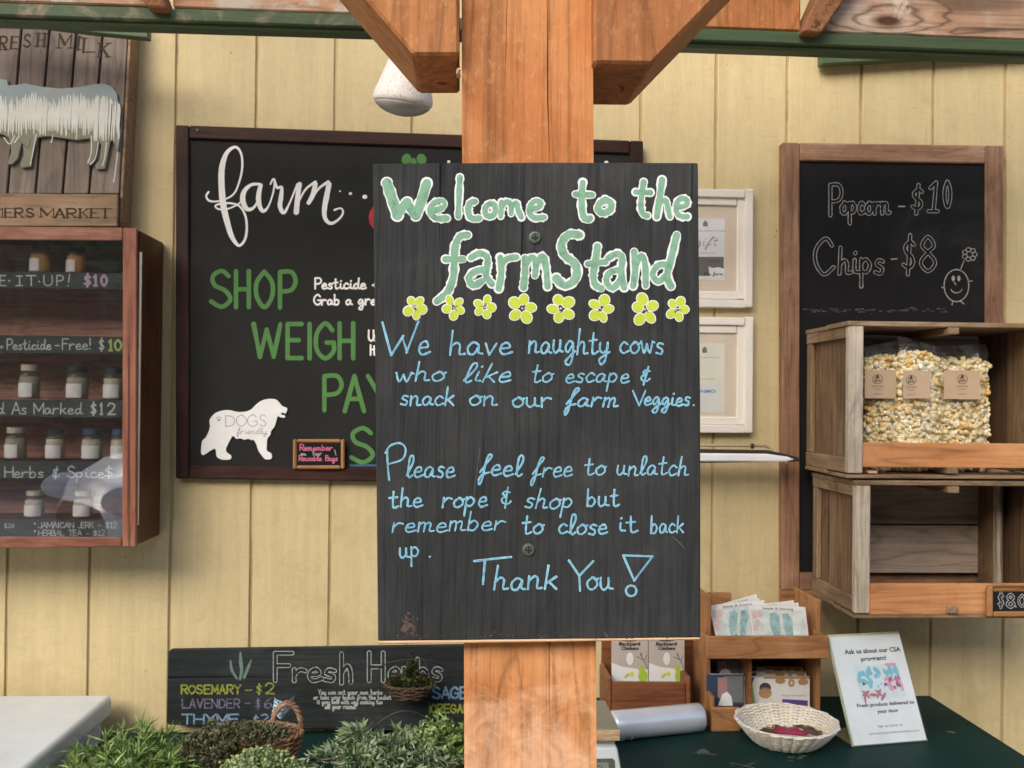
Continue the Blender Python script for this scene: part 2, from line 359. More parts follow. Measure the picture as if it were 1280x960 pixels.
def localsheet(o, ex, ev, n, s=.001): return Sheet(lambda u, v, h: o+ex*(u*s)+ev*(v*s)+n*h)
# ------------------------------------------------------------------ material palette
YW = 2.45
m_wall = paint('cream_paint', (.60, .49, .266), .08, (.42, .34, .16), .07, 3.4, .6, .9, 'Z', objvar=.035, specks=((.24, .17, .08), 75, .76), sawn=.95)
m_back = paint('groove_paint', (.52, .40, .205), .2, (.2, .14, .07), .1, 4, .8)
m_post = wood('fir_post', (.24, .072, .020), (.46, .17, .055), (.62, .29, .115), 'Z', 1., .7, .9, .9, .5, rings=12, ringamt=.34, fleck=((.68, .38, .19), .32), pale_low=((.86, .57, .37), 1.22, .78))
m_braceL = wood('fir_brace', (.24, .075, .022), (.47, .185, .062), (.60, .29, .115), 'Z', .8, .65, .8, 1.0, .35, rings=10, ringamt=.3, fleck=((.7, .40, .19), .4))
m_ledger = wood('weathered_ledger', (.33, .13, .06), (.60, .33, .19), (.74, .55, .40), 'X', .8, .7, .6, 0, .35, patch=((.62, .52, .42), 5, .55))
m_bleach = wood('bleached_ledger', (.22, .07, .03), (.58, .36, .23), (.80, .68, .56), 'X', .9, .75, .8, 1.6, .5, rings=8, ringamt=.6, patch=((.80, .68, .54), 6, .57))
m_rafter = wood('rafter_wood', (.18, .07, .03), (.33, .14, .06), (.42, .2, .09), 'Y', 1, .7, .5)
m_green = paint('green_trim_paint', (.075, .115, .052), .2, (.42, .28, .19), .0, 9, .5, .4, 'X')
m_greenw = paint('peeling_green_paint', (.075, .115, .052), .2, (.62, .42, .30), .10, 14, .5, .5, 'X')
m_dframe = wood('dark_frame_wood', (.012, .004, .003), (.034, .012, .008), (.075, .028, .018), 'Z', 1, .5, .5)
m_dframeX = wood('dark_rail_wood', (.012, .004, .003), (.034, .012, .008), (.075, .028, .018), 'X', 1, .5, .5)
m_slate = paint('black_board', (.0155, .0165, .0145), .35, (.045, .048, .045), .06, 3, .75, .1, spec=.25)
m_slate2 = paint('matte_black_board', (.010, .010, .010), .3, (.03, .03, .03), .02, 3, .8, .08, spec=.2)
m_sign = wood('charcoal_board', (.013, .014, .014), (.033, .035, .036), (.056, .058, .058), 'Z', 1.5, .78, 1.2, 0, .6, rings=9, ringamt=.14, patch=((.13, .125, .11), 30, .72))
m_raw = wood('raw_edge', (.5, .3, .14), (.7, .45, .25), (.8, .6, .38), 'X', 3, .7)
m_bframe = wood('brown_frame_wood', (.12, .055, .030), (.275, .15, .088), (.42, .265, .17), 'Z', 1.2, .6, .6, 0, .5)
m_bframeX = wood('brown_rail_wood', (.12, .055, .030), (.275, .15, .088), (.42, .265, .17), 'X', 1.2, .6, .6, 0, .5)
GW = ((.11, .066, .034), (.265, .175, .10), (.42, .30, .19))
m_cz = wood('grey_crate_wood_upright', *GW, 'Z', 1.1, .75, .6, 0, .45); m_cx = wood('grey_crate_wood', *GW, 'X', 1.1, .75, .6, 0, .45); m_cy = wood('grey_crate_wood_deep', *GW, 'Y', 1.1, .75, .6, 0, .45)
m_backb = wood('pale_back_board', (.20, .155, .12), (.36, .29, .235), (.46, .39, .33), 'X', 1.1, .8, .5, 1.2, .35)
m_stile = wood('pale_crate_wood', (.26, .21, .15), (.45, .385, .29), (.60, .53, .43), 'Z', 1.6, .8, .6, 0, .5)
m_czd = wood('brown_crate_side', (.07, .038, .018), (.19, .115, .063), (.28, .18, .105), 'Z', 1., .75, .5)
m_oslat = wood('orange_slat', (.36, .13, .045), (.58, .255, .10), (.68, .36, .17), 'X', .9, .6, .5, 1.1, .35)
m_rack = wood('rack_pine', (.22, .095, .035), (.36, .17, .066), (.46, .25, .11), 'X', 1.2, .55, .4, 0, .35)
m_rackz = wood('rack_pine_upright', (.22, .095, .035), (.36, .17, .066), (.46, .25, .11), 'Z', 1.2, .55, .4, 0, .35)
m_walnut = wood('rack_stained', (.10, .035, .014), (.20, .075, .03), (.28, .12, .05), 'X', 1.2, .5, .4, 0, .35)
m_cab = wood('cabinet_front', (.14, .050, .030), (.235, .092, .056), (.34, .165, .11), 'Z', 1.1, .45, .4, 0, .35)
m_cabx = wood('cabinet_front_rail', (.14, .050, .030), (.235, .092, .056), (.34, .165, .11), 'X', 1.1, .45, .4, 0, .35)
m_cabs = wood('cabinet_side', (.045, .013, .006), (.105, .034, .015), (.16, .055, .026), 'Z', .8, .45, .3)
m_cabin = wood('cabinet_back', (.34, .15, .12), (.52, .27, .22), (.64, .38, .31), 'X', .8, .6, .3)
m_slatg = wood('grey_sign_slat', (.10, .08, .065), (.205, .165, .135), (.28, .23, .19), 'Z', .9, .75, .4, 0, .3, patch=((.26, .13, .07), 9, .63))
m_mboard = wood('brown_sign_board', (.15, .10, .06), (.27, .18, .11), (.34, .24, .15), 'X', .9, .75, .4, 0, .3)
m_white = flat('white_print', (.78, .78, .76), .7); m_paper = flat('paper', (.72, .71, .68), .6)
m_ink = flat('ink', (.03, .03, .03), .7); m_inkb = flat('brown_ink', (.075, .05, .035), .8)
m_cream = paint('cream_frame_paint', (.82, .77, .68), .05, (.5, .42, .3), .0, 6, .4, .1)
m_mat = flat('tan_mat', (.74, .62, .50), .85)
m_metal = flat('steel', (.75, .75, .75), .2, 1.0); m_dmetal = flat('dark_wire', (.05, .045, .04), .45, .8)
m_counter = paint('dark_green_counter', (.0065, .030, .025), .25, (.05, .06, .05), -.02, 6, .62, .3, spec=.18)
m_pla = flat('white_plastic', (.62, .66, .66), .4); m_black = flat('black_plastic', (.012, .012, .014), .35)
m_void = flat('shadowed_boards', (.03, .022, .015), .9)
# ------------------------------------------------------------------ ground
g = M(); g.add([(-200, -200, 0), (200, -200, 0), (200, 200, 0), (-200, 200, 0)], [(0, 1, 2, 3)])
gm = paint('gravel_ground', (.30, .245, .19), .25, (.15, .12, .09), .05, 2, .9, .6)
build('ground', g, gm, kind='structure')
# ------------------------------------------------------------------ wall of vertical boards
wall = thing('wall', (0.3, YW+.04, 0), 'cream painted shed wall of grooved vertical boards behind the stand', 'wall')
build('backing', M().box(-3.2, 3.2, YW+.0055, YW+.05, 0, 2.9), m_back, wall)
gl = [P(8, 800, YW).x, P(111, 800, YW).x, P(213, 700, YW).x, P(316.5, 480, YW).x, P(415, 480, YW).x]
gr = [P(895, 200, YW).x, P(984, 200, YW).x, P(1077, 120, YW).x, P(1167, 120, YW).x, P(1257, 120, YW).x]
st = (gr[0]-gl[-1])/5
gx = gl+[gl[-1]+st*i for i in range(1, 5)]+gr
while gx[0] > -3: gx.insert(0, gx[0]-.205)
while gx[-1] < 3: gx.append(gx[-1]+.19)
for a, b in zip(gx[:-1], gx[1:]):
    build('plank', M().box(a+.0035, b-.0035, YW+random.uniform(0, .0012), YW+.0053, 0.02, 2.88), m_wall, wall, .002)
# a nail-patched horizontal seam low on the left boards
# ------------------------------------------------------------------ roof and header trim
roof = thing('canopy_roof', (0, 1.7, 2.9), 'wooden canopy roof with green trim board above the stand', 'roof')
x = -3.0; k = 0
while x < 3.0:
    build('roof_board', M().box(x, x+.288, 2.25, 2.62, 2.95, 2.975), m_rafter, roof, .002); x += .29
YG = 1.95
def slopebox(x0, yt0, yb0, x1, yt1, yb1, Yf, Yb): return pxprism([(x0, yt0), (x1, yt1), (x1, yb1), (x0, yb0)], Yf, Yb)
# green edge strip: taller pale front and a thin darker lower lip
build('trim_board', slopebox(-60, 1, 17, 640, 24, 40, YG, YG+.04), m_greenw, roof, .003, label='green trim board with peeling paint')
build('trim_board', slopebox(640.8, 26, 42, 1370, 53, 69, YG, YG+.04), m_green, roof, .003, label='green trim board right of the post')
build('trim_lip', slopebox(-60, 17.5, 25.5, 640, 40.5, 47, YG+.012, YG+.05), m_green, roof, .003)
build('trim_lip', slopebox(640.8, 42.5, 51, 1370, 69.5, 76, YG+.012, YG+.05), m_green, roof, .003)
# ledger boards above it
build('ledger_board', slopebox(-60, -50, 0, 192, -42, 7.5, YG+.006, YG+.044), m_ledger, roof, .003)
build('ledger_board', slopebox(216, -41, 9, 560, -30, 21, YG+.006, YG+.044), m_ledger, roof, .003)
build('ledger_board', slopebox(700, -25, 27.5, 1001, -15, 38.5, YG+.006, YG+.044), m_braceL, roof, .003)
build('ledger_board', slopebox(1024, -14, 39.5, 1370, -4, 52.5, YG+.006, YG+.044), m_bleach, roof, .003)
for a, b, c_ in ((184, 8, -60), (1003, 39, 48)):
    q = [(a, b), (a+24, b+1.5), (a+24+c_+30, -70), (a+c_, -70)]
    build('rafter_tail', pxprism(q, YG-.03, YG+.05), m_rafter, roof, .003)
# deeper green trim ends seen under the strip
build('soffit_board', pxprism([(-60, -1), (185, 26), (185, 47.5), (120, 41), (-60, 19)], 2.25, 2.275), m_green, roof, .002)
build('soffit_board', pxprism([(1027, 50), (1370, 42), (1370, 60), (1200, 69.5), (1027, 80)], 2.41, 2.44), m_green, roof, .002)
for xx in (-2.4, -1.6, -.8, .8, 1.6, 2.4): build('rafter', M().box(xx-.02, xx+.02, .55, 2.6, 2.84, 2.948), m_rafter, roof, .002)
# ------------------------------------------------------------------ post with braces
YP = 1.02
pl, pr = P(577.5, 200, YP), P(741.5, 200, YP)
post = thing('timber_post', ((pl.x+pr.x)/2, YP+.07, 0), 'square orange fir post in the centre carrying the welcome sign', 'post')
m = M()
def edge(px0, px1):                                   # x of a line at top (y=0) and bottom (y=960)
    return P(px0, 0, YP).x, P(px1, 960, YP).x
zt, zb = P(640, 0, YP).z, P(640, 960, YP).z
def xat(e, z): return e[0]+(e[1]-e[0])*(zt-z)/(zt-zb)
eL, eR = edge(577, 580.5), edge(741, 745.8)
gro = [edge(632, 634), edge(685, 686)]
def section(z):
    o = [(xat(eL, z), YP)]
    for i, e in enumerate(gro):
        q_ = math.sin(z*9.3+i*2.1)*.5+math.sin(z*23+i)*.5; dp_ = max(0., q_+.15)
        xx = xat(e, z)+.0012*math.sin(z*13+i*3)+.0006*math.sin(z*41+i); ww = (.0005, .0007)[i]*(dp_+.15)
        o += [(xx-ww, YP), (xx, YP+.0035*dp_+.00005), (xx+ww, YP)]
    o += [(xat(eR, z), YP), (xat(eR, z), YP+.14), (xat(eL, z), YP+.14)]
    return [Vector((a, b, z)) for a, b in o]
zs = [0, .5]+[.8+.035*i for i in range(46)]+[2.5, 2.86]; n = len(section(0))
for i, z in enumerate(zs): m.v += [tuple(v) for v in section(z)]
for i in range(len(zs)-1):
    for k in range(n): m.f.append((i*n+k, i*n+(k+1) % n, (i+1)*n+(k+1) % n, (i+1)*n+k)); m.mi.append(0)
m.f += [tuple(range(n)), tuple(range(len(zs)*n-1, (len(zs)-1)*n-1, -1))]; m.mi += [0, 0]
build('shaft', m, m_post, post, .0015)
YB = 1.0
build('knee_brace', pxprism([(574, 68.5), (517, 68.5), (398, -70), (180, -320), (330, -320), (574, -90)], YB, YB+.128), m_braceL, post, .003)
build('knee_brace', pxprism([(742.5, 78.5), (742.5, -90), (980, -320), (1130, -320), (960, -70), (815, 79.5)], YB, YB+.145), m_braceL, post, .003)
build('header_beam', M().box(-2.6, 2.6, YB+.005, YB+.14, 2.60, 2.83), m_rafter, post, .004) if False else None
m = M().tube([P(573.5, 96, YB+.03), P(572.5, 90, YB-.004), P(574, 86, YB-.006)], .0022, 6); build('splinter', m, m_raw, post)
build('header_beam', M().box(-2.8, 2.8, YB+.0, YB+.13, 2.862, 2.948), m_rafter, roof, .004)
# ------------------------------------------------------------------ welcome sign
YS = 1.0
c = P(670, 500, YS)
sign = thing('welcome_sign', (c.x, YS+.014, c.z), 'large charcoal wooden welcome board with hand painted lettering screwed to the post', 'sign')
build('board', pxprism([(466, 204.5), (668, 203), (872.5, 203.5), (875.5, 500), (875.8, 797), (472.5, 801.5), (469.5, 500)], YS, YS+.014), m_sign, sign, .0012)
build('raw_edge', pxprism([(472.5, 801.6), (875.5, 797.1), (875.5, 799.8), (640, 803.2), (473, 805.6)], YS-.0006, YS+.0146), m_raw, sign, .001)
sh = wallsheet(YS)
c_w = chalk('white_marker', (.82, .84, .84), (.35, .36, .37), 350, .22); c_g = chalk('sage_marker', (.25, .46, .32), (.13, .27, .19), 90, .42)
c_y = chalk('lime_marker', (.55, .66, .07), (.4, .5, .06), 300, .3); c_b = chalk('sky_blue_marker', (.38, .72, .86), (.13, .32, .42), 420, .34)
def Z7(s, ox=460, oy=200, k=3.048):
    a = [float(q) for q in s.split()]; return [(ox+a[i]/k, oy+a[i+1]/k) for i in range(0, len(a), 2)]
big = [  # (points, width in photograph pixels, smooth)
 ('72 88 86 130 112 210', 11.5, 1), ('112 212 130 180 148 162', 10, 0), ('150 162 165 190 182 212', 10, 0), ('184 212 205 150 224 88', 11, 1),
 ('238 195 270 188 288 172 282 158 255 162 240 180 240 205 262 222 300 222', 7, 1), ('350 66 347 130 344 215', 6.2, 1),
 ('408 158 388 165 382 195 394 222 424 222', 7, 1), ('466 165 448 180 448 205 466 215 484 200 482 172 466 165', 6.5, 1),
 ('509 160 507 190 506 215', 6, 1), ('509 180 528 158 544 172 545 205', 6, 1), ('546 180 565 162 572 190 584 218', 6, 1),
 ('618 190 650 178 658 164 640 157 620 170 616 200 634 220 672 218', 6.5, 1),
 ('818 86 814 150 818 205 832 226 846 222', 7.5, 1), ('790 130 855 133', 6.5, 0), ('903 152 880 168 878 192 900 202 925 186 924 162 903 152', 7.5, 1),
 ('1050 84 1042 140 1040 180 1048 206 1064 212', 6.5, 1), ('1020 122 1076 124', 6, 0), ('1120 76 1112 140 1100 216', 7.2, 1), ('1108 165 1132 152 1142 180 1150 216', 6, 1),
 ('1176 180 1212 172 1216 155 1196 146 1176 165 1176 200 1194 215 1216 216', 6.2, 1),
 ('380 286 350 292 332 330 328 400 324 450 302 505 262 538', 8, 1), ('295 378 362 378', 7, 0),
 ('392 372 425 356 452 368 455 400 450 440 472 472', 7.5, 1), ('448 416 408 425 384 450 402 478 436 460', 7.5, 1),
 ('504 372 508 430 498 490', 7.5, 1), ('508 400 530 376 566 370', 7, 1), ('598 375 598 430 592 485', 7.5, 1), ('600 398 625 370 640 390 636 440', 7, 1), ('640 400 665 366 678 410 684 482', 7.5, 1),
 ('806 286 765 284 738 318 748 362 790 398 792 450 752 478 718 452', 9.5, 1), ('874 330 866 390 858 440 866 475 888 488', 7.5, 1), ('838 396 905 388', 7, 0),
 ('915 374 945 358 968 372 965 430 976 486', 7.5, 1), ('962 418 922 428 908 462 932 488 960 458', 7, 1), ('1014 350 1018 420 1010 480', 7.5, 1), ('1018 400 1042 364 1056 400 1058 478', 7, 1),
 ('1176 286 1156 370 1140 440 1154 480', 8, 1), ('1140 398 1104 402 1084 436 1106 462 1136 440', 7, 1)]
mw, mg, my, mb, mbc = M(), M(), M(), M(), M()
for s_, w_, sm in big:
    p = Z7(s_); sh.stroke(mw, p, w_+4.4, 1, bool(sm), .17); sh.stroke(mg, p, w_+.5, 2, bool(sm), .12)
for (x, y) in ((280, 168), (903, 172), (1197, 165), (405, 448), (640, 170)):
    q = Z7('%g %g' % (x, y))[0]; sh.disc(mw, q[0], q[1], 1.7, 1.5, 3)
build('lettering', mw, c_w, sign, label='white outline of the green letters'); build('lettering', mg, c_g, sign, label='sage green painted words')
for i, (fx, fy) in enumerate(((178, 560), (327, 562), (445, 560), (588, 565), (735, 566), (888, 568), (1055, 570), (1178, 568))):
    fm = M(); cx, cy = Z7('%g %g' % (fx, fy))[0]; a0 = random.uniform(0, 1.2); rr = (15, 14.5, 15.5, 18, 18, 16.5, 18, 15)[i]
    for ly, ex_ in ((1, 1.7), (2, 0)):
        fm.cur = ly-1; random.seed(40+i)
        for k in range(5):
            a = a0+k*2*math.pi/5+random.uniform(-.15, .15); r_ = rr*random.uniform(.88, 1.1)
            sh.disc(fm, cx+math.cos(a)*r_*.60+random.uniform(-.8, .8), cy+math.sin(a)*r_*.62*1.12, r_*random.uniform(.38, .46)+ex_*.7, r_*random.uniform(.30, .38)+ex_*.7, ly+k*.12, a+random.uniform(-.25, .25), 12)
    fm.cur = 2; sh.disc(fm, cx, cy, 1.6, 1.5, 3, 0, 8); fm.cur = 3
    for k in range(3): a = random.uniform(0, 6.3); sh.ribbon(fm, [(cx, cy), (cx+5*math.cos(a), cy+5*math.sin(a))], .7, 4)
    build('painted_flower', fm, [c_w, c_y, m_white, m_inkb], sign)
random.seed(11)
bw = 2.15
L = [(mb, bw, 1)]
_st = sh.stroke
def both(m_, pts, w_, layer=1, smooth=True, wob=.12):
    if m_ is mb:
        _st(mb, pts, w_, 1, smooth, .22); _st(mbc, pts, w_*.34, 2, smooth, .4)
    else: _st(m_, pts, w_, layer, smooth, wob)
sh.stroke = both
def W(t, x0, x1, base, xh, sl=.12, rise=0, w_=None): sh.word(t, x0, x1, base, xh, [(mb, (w_ or bw)*random.uniform(.92, 1.1), 1)], sl, rise, .7)
sh.stroke(mb, [(478, 403), (489, 444), (504, 420)], 2.6, 1, False); sh.stroke(mb, [(489, 444), (503, 422), (509, 440)], 2.3, 1, False); sh.stroke(mb, [(508, 441), (523, 402)], 2.4, 1, False)
W('e', 522, 537, 444, 16, .1, 0, 2.6)
W('have', 561, 640, 443, 15, .05); W('naughty', 660, 762, 442, 15, .1); W('cows', 774, 830, 442, 14, 0)
W('who', 494, 556, 476.5, 11.5, .1); W('like', 577, 637, 477.5, 12, .35); W('to', 663, 690, 478, 11.5, .2); W('escape', 706, 786, 478, 11, .2); W('&', 799, 813, 477, 9.5, .1)
W('snack', 500, 568, 506.5, 11.5, .1); W('on', 586, 621, 507, 12, .05); W('our', 640, 690, 509, 11, 0); W('farm', 706, 772, 509, 11, .2)
W('V', 791, 807, 507, 9.5, 0); W('eggies', 805, 862, 507, 10, .15, 0); W('.', 866, 869, 506.5, 10, 0)
sh.stroke(mb, [(484, 562), (484.5, 580), (486.5, 600)], 2.2, 1); sh.stroke(mb, [(482, 566), (488, 557), (500, 554), (507, 561), (503, 574), (486, 580)], 2.2, 1)
W('lease', 507, 568, 597, 13, .15); W('feel', 598, 652, 595, 13, .15); W('free', 664, 715, 596, 12, .2); W('to', 730, 757, 594, 11, .1); W('unlatch', 770, 860, 594, 12, .15)
W('the', 486, 528, 634, 11.5, .05); W('rope', 552, 609, 633.5, 12, .15); W('&', 625, 640, 631, 11, 0); W('shop', 655, 717, 635, 12, .2); W('but', 733, 774, 633, 11.5, .05)
W('remember', 489, 631, 666, 11.5, .15, 4); W('to', 652, 679, 667, 11.5, .1); W('close', 697, 759, 667.5, 12, .1); W('it', 773, 797, 665, 11, 0); W('back', 813, 855, 666, 11, .05)
W('up', 499, 526, 697, 12, 0); W('.', 536, 539, 697, 12)
for q in ('405 492 470 484 546 476', '446 486 442 530 438 580'): sh.stroke(mb, Z7(q, 460, 540), 2.6, 1)
W('hank', 616, 697, 737, 15.5, .1, 0, 2.5)
for q, sm in (('766 490 805 548', 0), ('858 492 805 548 808 606', 0)): sh.stroke(mb, Z7(q, 460, 540), 2.5, 1, False)
W('ou', 733, 766, 737, 15, 0, 0, 2.5)
sh.stroke(mb, Z7('972 470 1084 474 1014 566 972 470', 460, 540), 2.4, 1, False)
a = [(789+6.6*math.cos(t*.7), 738.5+6.6*math.sin(t*.7)) for t in range(10)]; sh.stroke(mb, a, 2.5, 1)
build('lettering', mb, c_b, sign, label='sky blue handwritten message'); build('lettering', mbc, chalk('deep_blue_marker', (.06, .30, .56), (.28, .62, .76), 260, .46), sign, label='deeper blue cores of the handwriting')
m_screw = flat('green_screw', (.16, .20, .15), .45, .6)
for sx_, sy_ in ((668.5, 297), (660.5, 687)):
    cc = P(sx_, sy_, YS); tl = Matrix.Rotation(math.radians(90), 3, 'X')
    sc = M().lathe(cc, [(.0066, -.001), (.0066, .0012), (.0055, .0026), (.0042, .0028), (.0038, .0016)], 18, tilt=tl); so = build('screw', sc, m_screw, sign)
    cr = M().box(cc.x-.0033, cc.x+.0033, YS-.0032, YS-.0012, cc.z-.0006, cc.z+.0006); cr.box(cc.x-.0006, cc.x+.0006, YS-.0034, YS-.0011, cc.z-.0033, cc.z+.0033); build('slot', cr, m_ink, so)
ms = M()
for _ in range(46): sh.disc(ms, random.gauss(511, 4.5), random.gauss(781, 6.5), random.uniform(.5, 2.6), random.uniform(.5, 3), .3, random.uniform(0, 3), 7)
for _ in range(60): x, y = random.uniform(475, 870), 799-abs(random.gauss(0, 2.2))-(x-475)*.011 if _ else 790; sh.disc(ms, x, y, random.uniform(.5, 2), random.uniform(.3, .9), .3, 0, 6)
for x, y in ((621, 213), (655, 214), (745, 287), (606, 290), (519, 352)): sh.disc(ms, x, y, .8, .8, .3, 0, 7)
build('scuff', ms, chalk('bare_wood_scuff', (.15, .10, .075), (.05, .045, .04), 200, .46), sign)
ms = M(); sh.stroke(ms, [(840, 671), (848, 677), (856, 686)], .8, .4); sh.stroke(ms, [(600, 560), (592, 620)], .5, .4); build('scratch', ms, chalk('scratch', (.16, .16, .155), (.05, .05, .05), 200, .4), sign)
# ------------------------------------------------------------------ large menu chalkboard
def framed(name, label, cat, x0, x1, y0, y1, fw, Yf, depth, mf, mfx, mp, recess=.008, tilt=(0, 0), bottom=None):
    """framed panel: outer edges in photograph pixels at depth Yf; tilt = extra pixels of drop at the right end (top, bottom)"""
    c = P((x0+x1)/2, (y0+y1)/2, Yf); t = thing(name, (c.x, Yf+depth, c.z), label, cat)
    def yy(x, y, k): return y+(x-x0)/(x1-x0)*tilt[k]
    bt = bottom or fw
    q = lambda a, b, c_, d, kk: pxprism([(a, yy(a, b, kk[0])), (c_, yy(c_, b, kk[0])), (c_, yy(c_, d, kk[1])), (a, yy(a, d, kk[1]))], Yf, Yf+depth)
    build('frame_stile', q(x0, y0, x0+fw, y1, (0, 1)), mf, t, .003); build('frame_stile', q(x1-fw, y0, x1, y1, (0, 1)), mf, t, .003)
    build('frame_rail', q(x0+fw+.3, y0, x1-fw-.3, y0+fw, (0, 0)), mfx, t, .003); build('frame_rail', q(x0+fw+.3, y1-bt, x1-fw-.3, y1, (1, 1)), mfx, t, .003)
    build('panel', pxprism([(x0+fw*.6, yy(x0, y0, 0)+fw*.6), (x1-fw*.6, yy(x1, y0, 0)+fw*.6), (x1-fw*.6, yy(x1, y1, 1)-bt*.6), (x0+fw*.6, yy(x0, y1, 1)-bt*.6)], Yf+recess, Yf+depth-.001), mp, t)
    return t
YC = 2.42
menu = framed('menu_chalkboard', 'large dark framed farm chalkboard half hidden behind the welcome sign', 'chalkboard', 219.5, 804, 156, 598, 16.5, YC, .027, m_dframe, m_dframeX, m_slate, tilt=(20, 9))
s4 = wallsheet(YC+.008)
m1 = M()
def T4(s, ox=210, oy=150, k=3.556, ws=None):
    a = [float(q) for q in s.split()]; st_ = 3 if ws else 2
    return [tuple([ox+a[i]/k, oy+a[i+1]/k]+([a[i+2]/k] if ws else [])) for i in range(0, len(a), st_)]
brush = ['180 320 9 170 338 9 182 358 9 215 362 8 255 352 7 295 325 8 318 270 9 330 210 10 325 150 10 300 120 12 262 145 18 240 210 26 238 290 28 246 380 28 262 450 26 280 510 22 300 545 16 318 558 12 340 535 11 350 490 11 345 430 10 320 385 9 280 370 9 235 372 9 210 382 8 225 396 8 262 396 7 310 375 7 335 350 7',
 '405 285 12 370 288 14 340 315 20 332 355 24 350 395 20 380 390 12 405 350 9', '412 290 18 402 340 22 408 385 20 425 405 16 448 380 8 468 320 8 474 275 9',
 '455 285 7 470 262 10 484 300 12 505 300 14 502 345 20 498 385 20 515 412 16 540 370 8 575 285 9', '585 285 20 578 330 22 570 410 24', '575 375 8 610 310 9 655 275 12', '655 285 20 645 330 22 625 368 18', '632 360 9 670 305 10 712 275 14', '716 285 22 705 340 24 695 400 22 700 440 18 725 460 14 760 440 10 778 412 8 768 392 7 740 400 9']
for b in brush: s4.stroke(m1, T4(b, ws=1), 3, 1, True, .03)
for (x, y, r_) in ((438, 242, 2.1), (456, 246, 3.1), (425, 239, 1.2), (561, 202, 2), (758, 203, 2.5)): s4.disc(m1, x, y, r_, r_*.85, 1)
for t_, a, b, c_, h_ in (('Pesticide +', 394, 472, 361, 6.6), ('Grab a great', 393, 486, 381, 6.6)): s4.word(t_, a, b, c_, h_, [(m1, 2.3, 1)])
s4.word('Use our', 461, 500, 426, 7, [(m1, 2.4, 1)]); s4.word('It out', 462, 500, 444, 6.5, [(m1, 2.4, 1)])
build('lettering', m1, chalk('white_paint_letters', (.90, .88, .84), (.68, .66, .62), 60, .2), menu, label='white brush script and notes')
m1 = M()
for t_ in (('S', 264, 338.5, 288, 383.5), ('H', 295, 339, 311, 384), ('O', 321, 339.5, 340, 384), ('P', 350, 340, 369.5, 384.5),
           ('E', 359.5, 405, 377, 447.5), ('I', 386, 405, 388, 448), ('G', 396, 404, 417, 448), ('H', 424.5, 404, 441.5, 448),
           ('P', 405.5, 470, 427, 513), ('A', 431, 470, 455, 514), ('Y', 460, 470, 486, 514), ('S', 439, 535, 466, 578)):
    s4.caps(*t_, [(m1, 5.6, 1)])
s4.stroke(m1, [(317, 405), (325, 446)], 5.6, 1, False); s4.stroke(m1, [(325, 446), (333.5, 412)], 5.2, 1, False); s4.stroke(m1, [(333.5, 412), (342, 446)], 5.2, 1, False); s4.stroke(m1, [(342, 446), (350.5, 405)], 5.6, 1, False)
s4.disc(m1, 508, 199, 6, 7, 1, .4); s4.disc(m1, 527, 199, 6, 7, 1, -.4); s4.disc(m1, 517, 205, 4, 8, 1)
build('lettering', m1, chalk('leaf_green_paint', (.10, .25, .075), (.06, .15, .05), 40, .28), menu, label='green block capitals')
m1 = M(); s4.disc(m1, 478, 272, 17.5, 18, 1); build('painted_apple', m1, chalk('red_paint', (.45, .05, .06), (.3, .04, .04), 40, .3), menu)
# white dog cut-out hanging on the board
dogp = '528 462 530 470 522 488 508 482 504 492 520 496 518 506 500 504 488 500 482 520 474 545 458 566 456 580 442 600 440 625 440 652 458 664 463 680 456 690 432 690 412 668 400 648 392 624 380 604 372 606 356 600 340 604 322 598 305 600 288 588 276 606 268 622 258 645 262 660 278 672 282 684 272 692 240 692 216 678 210 645 190 652 172 664 155 672 146 660 148 630 152 608 166 594 178 572 186 545 184 518 196 498 212 484 240 474 272 472 310 480 345 478 370 468 392 446 415 430 445 422 478 424 496 440 506 452'
dp = T4(dogp, 210, 380)
cd = P(300, 535, YC)
dog = thing('dog_cutout', (cd.x, YC+.004, cd.z), 'white dog shaped cut-out with pencilled greeting at the chalkboard lower left', 'sign')
build('plaque', pxprism(catmull(dp+[dp[0]], 4)[:-1], YC+.0035, YC+.0075), flat('white_board', (.80, .80, .78), .6), dog, .0008)
sd_ = wallsheet(YC+.0033); m1 = M()
for ch, a, b in (('D', 256, 296), ('O', 306, 346), ('G', 356, 396), ('S', 408, 436)): sd_.caps(ch, 210+a/3.556, 380+(492 if ch != 'D' else 496)/3.556, 210+b/3.556, 380+544/3.556, [(m1, 1.0, 1)])
sd_.word('friendly', 296, 334, 542.5, 3.6, [(m1, .8, 1)]); sd_.disc(m1, 273.5, 525, 2, 1.6, 1)
for a in (-1, 0, 1): sd_.disc(m1, 273.5+a*2.4, 521.5+abs(a)*.8, .9, .9, 1)
build('lettering', m1, flat('pencil_grey', (.38, .37, .38), .8), dog)
# little framed chalkboard on the ledge of the big frame
mini = framed('reminder_chalkboard', 'tiny wood framed chalkboard with pink reminder leaning in the menu board corner', 'chalkboard', 366, 430.5, 549, 586.5, 4.6, YC-.012, .010, m_rackz, m_rack, m_slate2, .003)
sm_ = wallsheet(YC-.009); m1 = M()
sm_.word('Remember', 375, 416, 563, 3.6, [(m1, 1.25, 1)]); sm_.word('Reusable', 374, 402, 576, 3.4, [(m1, 1.2, 1)]); sm_.word('Bags', 407, 422, 576, 3.4, [(m1, 1.2, 1)]); build('lettering', m1, chalk('pink_chalk', (.60, .16, .26), (.4, .12, .2), 300, .3), mini)
m1 = M(); sm_.word('Your', 390, 402, 569, 2.4, [(m1, .9, 1)])
for k in range(4): sm_.disc(m1, 377+k*1.5, 567.5+(k % 2), 1.3, 1, 1)
sm_.stroke(m1, [(418, 562), (420, 569)], 1, 1); build('lettering', m1, chalk('pale_chalk', (.45, .52, .5), sc=300), mini)
